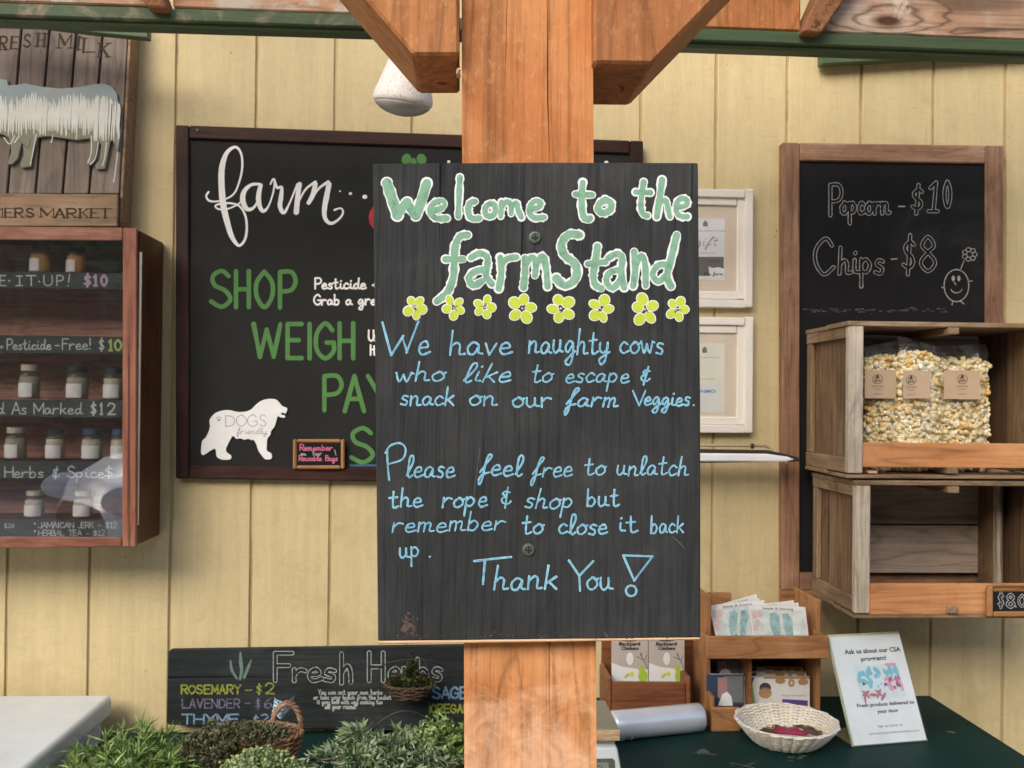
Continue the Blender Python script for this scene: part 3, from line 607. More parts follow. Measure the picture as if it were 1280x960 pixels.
m1 = M(); s4.rect(m1, 437, 580.5, 475, 583, 1); build('chalk_mark', m1, chalk('blue_chalk', (.08, .16, .28), sc=200), menu)
# small brads in frame corner
m1 = M().lathe(P(246.5, 162.5, YC), [(.003, -.001), (.003, .001), (.001, .002)], 10, tilt=Matrix.Rotation(math.radians(90), 3, 'X')); build('nail', m1, m_screw, menu)
# ------------------------------------------------------------------ popcorn price chalkboard
price = framed('price_chalkboard', 'brown framed chalkboard listing popcorn and chips prices behind the crates', 'chalkboard', 977.5, 1255, 178, 738, 22.5, YC, .027, m_bframe, m_bframeX, m_slate2, tilt=(4, 2))
m1 = M()
for yy_ in (706, 716): pass
sp = wallsheet(YC+.008); mo, mi_ = M(), M(); Ls = [(mo, 4.9, 1), (mi_, 3.1, 2)]
sp.caps('P', 1038, 231, 1052, 269, Ls); sp.word('opcorn', 1060-9, 1112, 267, 13, Ls, 0, 0, .1)
sp.caps('$', 1140, 234, 1152, 264, Ls, 2); sp.caps('1', 1159, 228, 1172, 264, Ls, 3); sp.caps('0', 1181, 227, 1187.5, 259, Ls)
sp.stroke(mo, [(1123, 258), (1131, 258)], 1.4, 1)
sp.caps('C', 1018, 298, 1042, 343, Ls); sp.word('hips', 1048, 1105, 342, 17, Ls, 0, 0, .1); sp.stroke(mo, [(1114, 324), (1121, 323.5)], 1.4, 1)
sp.caps('$', 1129, 298, 1142, 339, Ls, 2); sp.caps('8', 1151, 296, 1169, 339, Ls)
cxx, cyy = 1195.6, 357
def ring(m_, x, y, rx, ry, w_, a0=0, a1=6.3, n_=16): sp.stroke(m_, [(x+rx*math.cos(a0+(a1-a0)*t/n_), y+ry*math.sin(a0+(a1-a0)*t/n_)) for t in range(n_+1)], w_, 3)
ring(mo, cxx, cyy, 15.5, 20, 1.3); ring(mo, cxx, cyy+3, 7, 6, 1.1, .3, 2.8)
for dx in (-4, 3): sp.disc(mo, cxx+dx, cyy-9, 2, 3.6, 3)
for q in ([(1193, 353), (1195, 356)], [(1191, 377), (1190, 381)], [(1200, 376), (1205, 380)], [(1211, 352), (1215, 351)], [(1180, 360), (1177, 359)], [(1201, 336), (1205, 326)]): sp.stroke(mo, q, 1.2, 3)
for k in range(7): a = k*.9; ring(mo, 1212+6.5*math.cos(a), 318+6*math.sin(a), 3, 2.6, 1.0, 0, 6.3, 8)
build('lettering', mo, chalk('grey_chalk', (.42, .42, .40), (.05, .05, .05), 260, .43), price, label='white chalk outline lettering'); build('lettering', mi_, m_slate2, price, label='black centres of the outline letters')
m1 = M()
for k in range(60): x = random.uniform(1006, 1190); sp.disc(m1, x, 388+random.gauss(0, 1.4), random.uniform(1, 4), random.uniform(.4, 1), 1, 0, 8)
build('chalk_dust', m1, chalk('dust', (.12, .12, .115), (.02, .02, .02), 500, .5), price)
# ------------------------------------------------------------------ crates
YF, YR = 2.13, 2.405
def crate(name, label, x0, y0, y1, x1, stile_w, divider, slats, backs):
    """x0,y0,y1: left, top and bottom of the front face in photograph pixels at YF; x1: right end"""
    A = P(x0, y0, YF); B = P(x0, y1, YF); xl = A.x; zt_ = A.z; zb_ = B.z; xr = P(x1, y1, YF).x
    t = thing(name, ((xl+xr)/2, (YF+YR)/2, zb_), label, 'crate')
    T = .011
    build('board', M().box(xl-.004, xr, YF, YF+.128, zt_-T, zt_), m_cx, t, .0015); build('board', M().box(xl-.002, xr, YF+.132, YR, zt_-T-.001, zt_-.002), m_cx, t, .0015)
    build('board', M().box(xl-.003, xr, YF+.004, YF+.128, zb_, zb_+T*.75), m_cx, t, .0015); build('board', M().box(xl-.001, xr, YF+.133, YR, zb_+.001, zb_+T), m_cx, t, .0015)
    w_ = stile_w*YF/FPX; z0, z1 = zb_+T+.0005, zt_-T-.0005
    build('stile', M().box(xl, xl+w_, YF+.002, YF+.022, z0, z1), m_stile, t, .0015, label='pale front stile of the crate end')
    # crate end: upright boards with cleats outside
    for a, b in ((.024, .118), (.121, .205), (.208, YR-YF-.003)):
        build('end_board', M().box(xl+.013, xl+.024, YF+a, YF+b, z0, z1), m_czd, t, .0015)
    for za, zb2 in ((z0, z0+.034), (z1-.026, z1)): build('cleat', M().box(xl, xl+.0125, YF+.023, YR-.002, za, zb2), m_cy, t, .0015)
    build('cleat', M().box(xl+.001, xl+.0125, YR-.034, YR-.003, z0+.035, z1-.027), m_cz, t, .0015)
    if divider:
        dx = P(divider[0], 600, divider[1]).x; dw = 8*divider[1]/FPX
        build('divider', M().box(dx, dx+dw, divider[1], divider[1]+.018, z0, z1), m_stile, t, .001)
        build('divider_board', M().box(dx+.002, dx+dw+.002, divider[1]+.0185, YR-.014, z0, z1), m_czd, t, .001)
    build('end_board', M().box(xr-.02, xr-.004, YF+.002, YF+.135, z0, z1), m_czd, t, .001); build('end_board', M().box(xr-.02, xr-.004, YF+.137, YR-.002, z0, z1), m_czd, t, .001)
    for ya, yb in backs:
        build('back_board', M().box(xl+.026, xr-.021, YR-.012, YR-.002, P(x0, yb, YR-.012).z, P(x0, ya, YR-.012).z), m_backb, t, .001)
    for ya, yb, off in slats:
        build('front_slat', M().box(xl+w_+.001, xr-.022, YF+off, YF+off+.010, P(x0, yb, YF).z, P(x0, ya, YF).z), m_oslat, t, .0015)
    xc = P(1183.5, y1, YF).x
    for za, zb2 in ((z1-.016, z1-.0005), (z0+.0005, z0+.016)):
        build('cross_cleat', M().box(xc, xc+.026, YF-.003, YR-.015, za, zb2), m_cy, t, .0015)
    return t, xl, xr, z0, z1
cr1 = crate('wooden_crate', 'upper weathered wooden crate holding the bags of popcorn', 1062, 401, 598, 1312, 19, None, [(553, 584, .004)], [(424, 486), (489, 562)])
cr2 = crate('wooden_crate', 'lower empty weathered wooden crate with a divider and open back boards', 1070.5, 600.5, 773.5, 1330, 19, (1246.5, 2.30), [(730, 769, .004)], [(607, 654.5), (656.5, 716)])
# pieces of wood under the slat, shims
pc = pxbox(1086, 1097, 588.5, 592, YF+.004, YF+.05); build('shim', pc, m_raw, cr1[0], .001)
# "$8.00" chalkboard leaning on the lower crate
tag8 = framed('tag_chalkboard', 'small tan framed price chalkboard on the lower crate slat at the right edge', 'chalkboard', 1235, 1322, 733, 771.5, 7, 2.105, .012, m_rackz, m_rack, m_slate2, .003)
s8 = wallsheet(2.108); mo, mi_ = M(), M(); Ls = [(mo, 3.4, 1), (mi_, 1.6, 2)]
s8.caps('$', 1248.5, 742, 1254, 758, Ls); s8.caps('8', 1259, 743, 1267.5, 759, [(mo, 4, 1), (mi_, 2, 2)]); s8.stroke(mo, [(1269.5, 758), (1269.8, 758.3)], 1.8, 1, False)
s8.caps('0', 1274, 744, 1281, 758, Ls); s8.caps('0', 1286, 744, 1293, 758, Ls)
build('lettering', mo, chalk('tag_chalk', (.55, .55, .55), sc=500), tag8); build('lettering', mi_, m_slate2, tag8)
# ------------------------------------------------------------------ popcorn bags
kc = [flat('popcorn_cream', (.92, .79, .46), .6), flat('popcorn_butter', (.86, .60, .22), .55), flat('popcorn_white', (.94, .87, .64), .6), flat('popcorn_hull', (.35, .16, .05), .5)]
def ico(c, r, m, jit=.18):
    t = (1+5**.5)/2; vs = [(-1, t, 0), (1, t, 0), (-1, -t, 0), (1, -t, 0), (0, -1, t), (0, 1, t), (0, -1, -t), (0, 1, -t), (t, 0, -1), (t, 0, 1), (-t, 0, -1), (-t, 0, 1)]
    fs = [(0, 11, 5), (0, 5, 1), (0, 1, 7), (0, 7, 10), (0, 10, 11), (1, 5, 9), (5, 11, 4), (11, 10, 2), (10, 7, 6), (7, 1, 8), (3, 9, 4), (3, 4, 2), (3, 2, 6), (3, 6, 8), (3, 8, 9), (4, 9, 5), (2, 4, 11), (6, 2, 10), (8, 6, 7), (9, 8, 1)]
    m.add([Vector(c)+Vector(v).normalized()*r*random.uniform(1-jit, 1+jit) for v in vs], fs)
def kernel(m, c, r):
    m.cur = random.choice([0, 0, 0, 1, 2, 2])
    for k in range(6):
        d = Vector((random.gauss(0, 1), random.gauss(0, 1), random.gauss(0, 1))).normalized()*r*random.uniform(.4, .68)
        ico(Vector(c)+d, r*random.uniform(.40, .64), m, .18)
    if random.random() < .14:
        m.cur = random.choice([3, 1, 1]); ico(Vector(c)+Vector((random.uniform(-.5, .5)*r, -r*.75, random.uniform(-.5, .5)*r)), r*.3, m)
m_film = film('clear_bag_film', (1, 1, 1), .09, .03, 2.0, 1.2)
m_kraft = flat('kraft_label', (.56, .41, .27), .8)
def bag(label, x0, x1, ytop, ykern, ybot, Y, lab, logo, flap):
    a = P(x0, 500, Y).x; b = P(x1-1.5, 500, Y).x; z0 = cr1[3]+.001; zk = P((x0+x1)/2, ykern, Y).z; ztp = P((x0+x1)/2, ytop, Y).z
    t = thing('popcorn_bag', ((a+b)/2, Y, z0), label, 'bag', 'clear bags of popcorn in the crate')
    m = M(); r = .0112; cx = (a+b)/2; hw = (b-a)/2; nz = int((zk-z0)/.0145); nx = int(2*hw/.0155)
    for j in range(nz+1):
        for i in range(nx+1):
            for l in range(3):
                f = j/nz; bul = math.sqrt(max(0, 1-(2*i/nx-1)**2*.8))*(1-.35*abs(f-.4)); yy = Y-.026*bul*(1-l*.5)+random.uniform(-.003, .003)
                zz = z0+.008+f*(zk-z0-.012)+random.uniform(-.004, .004)-(.006 if abs(2*i/nx-1) > .8 and f > .9 else 0)
                kernel(m, (cx+(2*i/nx-1)*(hw-.008)+random.uniform(-.004, .004), yy, zz), r*random.uniform(.8, 1.2))
    m.cur = 0; m.box(a+.012, b-.012, Y-.012, Y+.004, z0+.004, zk-.014)
    build('popcorn', m, kc, t, kind='stuff', smooth=True)
    rn = [random.uniform(0, 6) for _ in range(6)]
    def sheet(sgn):
        def fn(u, v):
            zz = z0+v*(ztp-z0); e = math.sin(math.pi*u)**.5 if 0 < u < 1 else 0
            thick = .037*e*(1 if v < .72 else max(.06, 1-(v-.72)/.24))
            wr = .0035*math.sin(u*17+rn[0]+v*6)*math.sin(v*13+rn[1]+u*4)+.002*math.sin(u*41+v*23+rn[2])+(.005*math.sin(u*11+rn[3]+9*v) if v > .78 else 0)
            return (cx+(2*u-1)*hw*(1+.02*math.sin(v*20+rn[4]))+(v > .8)*(.004*math.sin(v*30)), Y-.004+sgn*thick+wr*e, zz+(flap*(u-.5)*.03 if v > .9 else 0))
        return fn
    m = M().grid(sheet(-1), 28, 40); m.grid(sheet(.3), 10, 12); build('plastic_film', m, m_film, t, smooth=True)
    YL = Y-.0455; lx0, lx1, ly0, ly1 = lab
    lm = pxbox(lx0, lx1, ly0, ly1, YL, YL+.0006); lo = build('label', lm, m_kraft, t)
    s = wallsheet(YL); k = M(); lx, lyy = logo
    ring_ = [(lx+6.2*math.cos(q*.42), lyy+5.6*math.sin(q*.42)) for q in range(16)]; s.stroke(k, ring_, .7, 1)
    s.poly(k, [(lx-2.4, lyy-1), (lx-1.5, lyy-4), (lx, lyy-6), (lx+1.5, lyy-4), (lx+2.4, lyy-1)], 1)
    s.word('farm', lx-4, lx+4, lyy+3, 2.4, [(k, .6, 1)])
    s.print(k, 'POPCORN', lx-7, lx+7, lyy+10, 2.2, 1); s.print(k, 'kettle', lx-4, lx+4, lyy+13, 1.6, 1); s.stroke(k, [(lx-5, lyy+18.5), (lx+5, lyy+18.5)], .5, 1)
    build('print', k, m_inkb, lo)
bag('popcorn bag leftmost in the upper crate with centred kraft label', 1080, 1124, 430, 448, 556, 2.235, (1081, 1120, 463, 498), (1097, 474), .6)
bag('popcorn bag in the middle of the three in the crate', 1121, 1171, 426, 443, 556, 2.215, (1129, 1163, 463, 498), (1139, 475), -.8)
bag('popcorn bag rightmost of the three with label set to its right', 1166, 1234, 432, 451, 556, 2.245, (1180, 1225, 463, 499), (1203, 474), .3)
# ------------------------------------------------------------------ white picture frames
m_glass = film('frame_glass', (.985, .99, .985), .02, 0, 1.35)
def pic(label, x0, x1, y0, y1, fill):
    YQ = 2.425; c = P((x0+x1)/2, (y0+y1)/2, YQ); t = thing('picture_frame', (c.x, YW, c.z), label, 'picture frame', 'white picture frames on the wall')
    for nm, (o, i, yf) in (('outer_moulding', (0, 10, YQ)), ('inner_moulding', (10.3, 20, YQ+.007))):
        for kk, (a, b, c_, d) in enumerate(((x0+o, x0+i, y0+o, y1-o), (x1-i, x1-o, y0+o, y1-o), (x0+i+.2, x1-i-.2, y0+o, y0+i), (x0+i+.2, x1-i-.2, y1-i, y1-o))):
            build(nm, pxbox(a, b, c_, d, yf, YW-.001), m_cream, t, .0025, seg=2)
    build('mat', pxbox(x0+19, x1-19, y0+19, y1-19, YQ+.013, YQ+.016), m_mat, t)
    Yp = YQ+.0125; s = wallsheet(Yp); px = (x0+x1)/2
    fill(t, s, Yp, px, y0)
    g = pxprism([(x0+20, y0+20), (x1-20, y0+20), (x1-20, y1-20), (x0+20, y1-20)], YQ+.0095, YQ+.011); build('glass', g, m_glass, t)
m_gray = flat('print_grey', (.20, .20, .19), .8)
def up(t, s, Yp, px, y0):
    build('card', pxbox(px-23, px+24, y0+37, y0+114, Yp, Yp+.0004), flat('card_white', (.82, .80, .82), .7), t)
    m = M(); s.poly(m, [(px-3, y0+47), (px-3, y0+43), (px, y0+39), (px+3, y0+43), (px+3, y0+47)], 1); s.print(m, 'ON THE FARM STAND', px-20, px+25, y0+53.5, 1.8, 1)
    s.word('gift', px-14, px+15, y0+71, 5.6, [(m, .8, 1)], .3); s.print(m, 'CERTIFICATE', px-15, px+12, y0+81.5, 1.8, 1); build('print', m, m_gray, t)
    m = M(); s.rect(m, px-23, y0+85, px+23, y0+109, 1); build('print', m, flat('goat_photo_grey', (.17, .16, .145), .8), t)
    m = M(); s.poly(m, [(px+4, y0+97), (px+9, y0+99), (px+17, y0+98), (px+23, y0+100), (px+23, y0+113), (px-21, y0+113), (px-21, y0+109), (px+5, y0+109)], 2); build('print', m, m_white, t)
    m = M(); s.word('the farm', px-2, px+22, y0+108, 2, [(m, .6, 3)]); s.print(m, 'FARM VISIT', px+3, px+20, y0+91.5, 2, 3); build('print', m, m_ink, t)
def dn(t, s, Yp, px, y0):
    build('card', pxbox(px-22, px+25, y0+33, y0+120, Yp, Yp+.0004), flat('card_cream', (.78, .75, .64), .7), t)
    m = M(); s.poly(m, [(px-3, y0+45), (px-3, y0+40), (px, y0+37), (px+3, y0+40), (px+3, y0+45)], 1); s.print(m, 'ON THE FARM STAND', px-18, px+20, y0+51.5, 1.5, 1); s.print(m, 'SCAN TO PAY', px-16, px+13, y0+78.5, 1.6, 1); build('print', m, m_gray, t)
    build('sticker', pxbox(px-21, px+20, y0+84, y0+118, Yp-.0005, Yp-.0001), m_paper, t)
    m = M(); s.print(m, 'VENMO', px-15, px+14, y0+95, 4.2, 4, .02); build('print', m, flat('blue_print', (.12, .24, .55), .7), t)
pic('white picture frame above, with goat card under glass beside the welcome sign', 822, 941.5, 236, 384, up)
pic('white picture frame below the other one, holding a pale notice', 820, 941.5, 396, 541, dn)
# ------------------------------------------------------------------ steel bar and rod
c = P(900, 570, 2.33); t = thing('metal_bar', (c.x, 2.4, c.z), 'narrow shiny steel bar with pointed tip crossing the price chalkboard frame', 'bar')
build('blade', pxprism([(780, 565.5), (960, 567.5), (985, 571), (994, 574.5), (983, 577.5), (780, 576.5)], 2.33, 2.345), flat('white_enamel_bar', (.88, .88, .88), .3), t, .004, seg=2)
build('backing_strip', pxprism([(780, 560.5), (962, 563), (998, 571.5), (1000, 577), (780, 580)], 2.3455, 2.37), flat('dark_strip', (.05, .04, .035), .5, .3), t, .002)
build('rod', M().tube([P(780, 555.5, 2.40), P(955, 557.5, 2.40), P(961, 559, 2.40), P(965, 563, 2.395), P(965.5, 570, 2.38)], .0035, 8), flat('cream_rod', (.42, .34, .2), .4, .3), t, smooth=True)
build('clip', pxbox(938, 943, 554.5, 561, 2.393, 2.405), m_metal, t, .001)
build('screw', M().lathe(P(984, 579.5, 2.34), [(.004, 0), (.004, .003), (.001, .004)], 10), m_metal, t)
# ------------------------------------------------------------------ lamp bulb behind the brace
YL_ = 1.55; c = P(503, 131, YL_); k = YL_/FPX
t = thing('spot_lamp', (c.x, YL_, c.z), 'white speckled flood lamp hanging behind the left brace', 'lamp')
tl = Matrix.Rotation(math.radians(7), 3, 'Y') @ Matrix.Rotation(math.radians(9), 3, 'X')
prof = [(34.5, 0), (37, 3), (37.5, 7), (36, 14), (31, 28), (26, 44), (21, 60), (16, 76), (15, 110)]
build('bulb', M().lathe(c, [(r*k, z*k) for r, z in prof], 36, tilt=tl), paint('speckled_enamel', (.74, .72, .67), .08, (.42, .33, .2), .0, 60, .45, .2, specks=((.42, .32, .2), 420, .62)), t, smooth=True)
lens = [(2, -17), (10, -16), (20, -13), (28, -8.5), (34, -2), (34.4, 0)]
build('lens', M().lathe(c, [(r*k, z*k*.8) for r, z in lens], 36, tilt=tl), flat('lens_grey', (.40, .40, .38), .25), t, smooth=True)
cb = c+tl @ Vector((0, 0, 110*k)); build('socket', M().tube([cb-Vector((0, 0, .005)), cb+Vector((0, 0, .08)), Vector((cb.x, YL_, 2.945))], [.024, .022, .008], 16), m_black, t, smooth=True)
# ------------------------------------------------------------------ cow sign
YM = 2.385; c = P(70, 150, YM); t = thing('cow_sign', (c.x, YW, c.z), 'rustic slatted fresh milk sign with painted cow cut-out above the jar cabinet', 'sign')
def lean(xt, y): return xt-(y-28)*.086
tops = [-75, -41, -7, 27.5, 62.5, 96.5, 129.5, 164]
for a, b in zip(tops[:-1], tops[1:]):
    r = b == 164; g_ = 1.4
    q = [(lean(a, 8)+g_, 8), (lean(b, 8)-g_ if not r else 161, 8), (lean(b, 242)-g_ if not r else 148.5, 242), (lean(a, 242)+g_, 242)]
    build('slat', pxprism(q, YM, YM+.014), m_slatg, t, .0015)
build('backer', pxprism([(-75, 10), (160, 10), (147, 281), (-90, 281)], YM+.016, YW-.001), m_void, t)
build('bottom_board', pxprism([(-92, 240.5), (147.5, 243), (146.5, 283), (-92, 283)], YM-.012, YM-.0005), m_mboard, t, .002)
build('side_trim', pxprism([(161.6, 20), (165, 20), (152, 283), (148, 283)], YM+.002, YW-.001), m_mboard, t, .001)
cow = [(-70, 98), (-66, 92), (-58, 96), (-40, 90), (-30, 92), (-8, 97), (9, 100), (10, 106.5), (20, 106), (30, 104), (50, 108), (75, 110.5), (100, 108.5), (118, 105), (130, 104), (140, 108), (146, 117), (148, 135), (149, 158), (150.5, 163), (149, 176), (147, 190), (143, 180), (139, 172), (136, 178), (133.5, 198), (131, 211), (120, 211.5), (119, 206), (125, 199), (127, 184), (124.5, 177), (121, 182), (118, 200), (113.5, 206.5), (108, 205.5), (109, 201), (113, 194), (113.5, 173), (95, 175), (75, 172), (58, 170), (47, 172), (42, 188), (38.5, 198), (39.5, 208), (27, 210), (25, 205), (30, 194), (28, 178), (26, 182), (22, 198), (15, 205.5), (9, 205.5), (11, 199), (14, 190), (12, 173), (4, 168), (-10, 166), (-25, 160), (-34, 140), (-50, 130), (-66, 118)]
co = build('cow_cutout', pxprism(cow, YM-.009, YM-.0008), paint('blue_grey_tin', (.27, .33, .335), .18, (.30, .28, .22), .05, 6, .5, .2), t, .001)
s = wallsheet(YM-.009); m1 = M(); random.seed(5)
s.poly(m1, [(0, 150), (40, 154), (90, 156), (130, 152), (146, 158), (147, 188), (139, 172), (133, 200), (130.5, 210.5), (121, 211), (120, 206), (126, 198), (127.5, 184), (124.5, 177), (120.5, 182), (117, 200), (113, 206), (108.5, 205), (110, 200), (113.8, 194), (114, 172.5), (95, 174.5), (75, 171.5), (58, 169.5), (46.5, 171.5), (41, 188), (38, 198), (39, 207.5), (27.5, 209.5), (25.5, 205), (30.5, 194), (28.5, 177), (25.5, 182), (21.5, 198), (15, 205), (9.5, 205), (11.5, 199), (14.5, 190), (12.5, 172.5), (4, 167.5), (-10, 165.5), (-20, 150)], .5)
build('painted_legs', m1, chalk('lichen_paint', (.24, .24, .17), (.28, .23, .16), 60, .3), co); m1 = M()
for k in range(105):
    x = -60+k*2.0+random.uniform(-1, 1); y0_ = random.uniform(118, 128)+4*math.sin(x*.12); y1_ = random.uniform(160, 170) if x < 118 else random.uniform(165, 200)
    if x > 118: y0_ = 116+(x-118)*.3+random.uniform(0, 5); y1_ = min(y1_, 176)
    s.stroke(m1, [(x+random.uniform(0, 2), y0_, .8), (x+1, y0_+9, 2.3), (x, (y0_+y1_)/2, 2.8), (x-.5, y1_-6, 1.6), (x-.5, y1_, .8)], 2, 1)
for q in ([(45, 168), (41, 190), (38, 205)], [(114, 170), (114, 190), (110, 203)], [(123, 178), (119, 198), (113, 205)], [(148, 160), (149, 170), (147.5, 174)], [(133, 178), (131, 196), (128, 207)], [(96, 168), (95, 174)], [(66, 170), (64, 178)], [(5, 172), (12, 180), (18, 170)], [(24, 170), (18, 178)], [(147, 190), (144, 215), (142, 228)]): s.stroke(m1, q, 1.3, 1)
build('drips', m1, chalk('dripped_white', (.66, .66, .60), (.45, .46, .42), 60, .3), co); m1 = M(); s.stroke(m1, [(140, 130), (139, 150), (137, 176)], 1.2, 2); s.stroke(m1, [(38, 174), (35, 185), (24, 176)], .8, 2); build('leg_line', m1, m_ink, co)
s = wallsheet(YM); m1 = M()
def serif(s, m, ch, x0, y0, x1, y1, wt, lean_=0, layer=1):
    wd, st_ = glyph(ch)
    for sm, pts in st_:
        if ch == 'I': pts = [(2, 20), (2, 0)]
        q = [(x0+(x1-x0)*x/max(wd, 1)+(y/20)*lean_, y1-(y1-y0)*y/20) for x, y in pts]
        if sm: s.stroke(m, q, wt*.8, layer, True, .05)
        else:
            for a, b in zip(q[:-1], q[1:]):
                vert = abs(b[1]-a[1]) > abs(b[0]-a[0]); s.stroke(m, [a, b], wt if vert and ch not in 'MNV' or (ch in 'M' and b[0]-a[0] > .2 and b[1] > a[1]) else wt*.5, layer, False, .05)
        for e in (q[0], q[-1]):
            if ch in 'IHMNRKTLEAFP' and min(abs(e[1]-y0), abs(e[1]-y1)) < 1: s.stroke(m, [(e[0]-wt*1.0, e[1]), (e[0]+wt*1.0, e[1])], wt*.45, layer, False, .05)
for ch, a, b, x, y, dy in (('F', -16, 46, -8, 62, 0), ('R', -1, 46, 7.5, 62, 0), ('E', 13.5, 46, 22, 61, 0), ('S', 29.5, 43, 37, 59, 0), ('H', 46.5, 42, 55, 58, 0), ('M', 73, 43, 88, 60, 0), ('I', 96, 46, 98.5, 62, 0), ('L', 104, 48, 115, 65, 0), ('K', 124, 54, 135, 71, 0)):
    serif(s, m1, ch, a, b, x, y, 3.3, 1.5)
build('lettering', m1, chalk('faded_ink', (.055, .04, .03), (.16, .12, .09), 120, .36), t)
s = wallsheet(YM-.012); m1 = M(); xx = -57
for ch, a, b in (('F', -66, -56), ('A', -54, -44), ('R', -41, -31), ('M', -22, -6+9), ('E', 6.5, 16), ('R', 19, 28.5), ('S', 33, 42), ('M', 51, 67), ('A', 69, 80.5), ('R', 84, 95), ('K', 100, 110), ('E', 114, 122), ('T', 126, 137)):
    serif(s, m1, ch, a, 260.5+(a > 60)*.5, b, 271.5+(a > 60)*.6, 2.6)
build('lettering', m1, chalk('faded_ink2', (.05, .035, .022), (.14, .1, .06), 150, .34), t)
# ------------------------------------------------------------------ jar cabinet
YD, YB0 = 2.262, 2.276
cA = P(60, 480, YD); cab = thing('jar_cabinet', (cA.x-.2, YW, cA.z), 'red brown wooden wall cabinet with glass door and chalked shelf strips', 'cabinet')
xl_ = -260; q = P(171.5, 480, YD).x
build('door_stile', pxprism([(153.5, 284.5), (171, 285), (170, 684), (152.5, 683.5)], YD, YD+.012), m_cab, cab, .002)
build('door_rail', pxprism([(xl_, 281), (153, 284.3), (153, 300.5), (xl_, 298)], YD, YD+.012), m_cabx, cab, .002); build('door_rail', pxprism([(xl_, 670), (152.2, 672), (152.2, 683.5), (xl_, 688)], YD, YD+.012), m_cabx, cab, .002)
zt1, zb1 = P(171, 287, YD).z, P(170, 684, YD).z; xr1 = P(171, 480, YD).x
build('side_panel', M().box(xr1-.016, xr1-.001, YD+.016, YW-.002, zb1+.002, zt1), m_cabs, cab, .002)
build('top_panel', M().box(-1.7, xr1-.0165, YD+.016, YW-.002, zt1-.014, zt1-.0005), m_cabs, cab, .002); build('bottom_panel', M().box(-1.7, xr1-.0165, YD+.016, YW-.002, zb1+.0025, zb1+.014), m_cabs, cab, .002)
build('hinge', M().tube([Vector((xr1+.0005, YD+.014, zt1-.05)), Vector((xr1+.0005, YD+.014, zb1+.05))], .0035, 8), flat('piano_hinge', (.8, .72, .6), .35, .3), cab)
for k in range(4): pass
build('back_panel', M().box(-1.7, xr1-.0165, YW-.016, YW-.004, zb1+.0145, zt1-.0145), m_cabin, cab)
shelfY = YD+.03
strips = [(340.5, 361, '1'), (420, 442, '2'), (500, 521.5, '3'), (576.5, 598, '4'), (649.5, 671, '5')]
SH = {}
m_strip = paint('chalk_strip', (.045, .055, .053), .25, (.07, .08, .08), .0, 3, .8, .1)
for y0_, y1_, n_ in strips:
    za, zb2 = P(80, y0_, shelfY).z, P(80, y1_, shelfY).z
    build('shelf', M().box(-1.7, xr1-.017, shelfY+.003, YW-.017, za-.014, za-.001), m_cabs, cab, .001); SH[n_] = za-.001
    build('strip', M().box(-1.7, xr1-.0175, shelfY, shelfY+.0028, zb2, za), m_strip, cab, .0005)
s = wallsheet(shelfY); m1, m2, m3 = M(), M(), M()
def cw(txt, a, b, base, h_, w_=1.3, m_=None): s.word(txt, a, b, base, h_, [(m_ or m1, w_, 1)])
for ch, a, b in (('E', 0, 7), ('I', 24, 25), ('T', 33, 45), ('U', 55, 65), ('P', 71, 79)): s.caps(ch, a, 344.5, b, 357, [(m1, 1.5, 1)])
s.disc(m1, 11.5, 351, 1.2, 1.2, 1); s.disc(m1, 49, 352, 1.2, 1.2, 1); s.caps('!', 83, 343, 87, 358, [(m1, 1.5, 1)], 2); s.stroke(m1, [(20, 345), (28, 345)], 1.3, 1, False); s.stroke(m1, [(20, 357), (28, 357)], 1.3, 1, False)
for ch, a, b in (('$', 106, 113), ('1', 117, 121), ('0', 127, 133)): s.caps(ch, a, 344, b, 357, [(m2, 3.0, 1)])
s.caps('+', 0, 428, 4, 437, [(m1, 1.2, 1)]); cw('Pesticide', 9, 64, 437, 6.2, 1.4); s.stroke(m1, [(69, 432), (74, 432)], 1.3, 1); cw('Free!', 78, 114, 437, 6.8, 1.4)
s.caps('$', 124, 424, 130, 438, [(m1, 1.7, 1)])
for ch, a, b in (('1', 136, 140), ('0', 144, 151)): s.caps(ch, a, 425, b, 438, [(m3, 2.8, 1)])
cw('Priced As Marked', -46, 103, 517.5, 7, 1.4); [s.caps(ch, a, 504, b, 518, [(m1, 2.0, 1)]) for ch, a, b in (('$', 114, 120), ('1', 125, 128), ('2', 134, 144))]
cw('Herbs & Spice$', 6, 141, 597, 7, 1.4)
s.print(m1, '$20', 5, 18, 660, 6, 1); [s.disc(m1, 43.5, y, 1.3, 1.3, 1) for y in (654.5, 664)]
cw('JAMAICAN JERK - $12', 48, 146, 660, 3.6, .95); cw('HERBAL TEA - $12', 48, 131, 669.5, 3.3, .95)
build('lettering', m1, chalk('shelf_chalk', (.62, .66, .66), (.2, .22, .22), 260, .33), cab, label='white chalk shelf writing')
build('lettering', m2, chalk('lilac_chalk', (.58, .42, .58), (.3, .2, .3), 260, .3), cab, label='lilac price numerals'); build('lettering', m3, chalk('lime_chalk', (.42, .60, .18), (.2, .3, .1), 260, .3), cab, label='lime green price numerals')
gp = pxprism([(xl_, 298), (154, 300), (153, 673), (xl_, 671)], YD+.003, YD+.006); build('door_glass', gp, film('cabinet_glass', (1, 1, 1), .010, .008, 2.7), cab)
m_lid = flat('dark_lid', (.02, .03, .035), .4); m_lidw = flat('pale_lid', (.62, .58, .46), .35, .4); m_lidb = flat('blue_lid', (.04, .09, .2), .4)
m_jar = film('jar_glass', (.95, .95, .93), .05, .04, 1.45); spice = [flat('amber_spice', (.75, .38, .08), .6), flat('grey_herb', (.36, .33, .24), .8), flat('pale_tea', (.55, .52, .42), .8)]
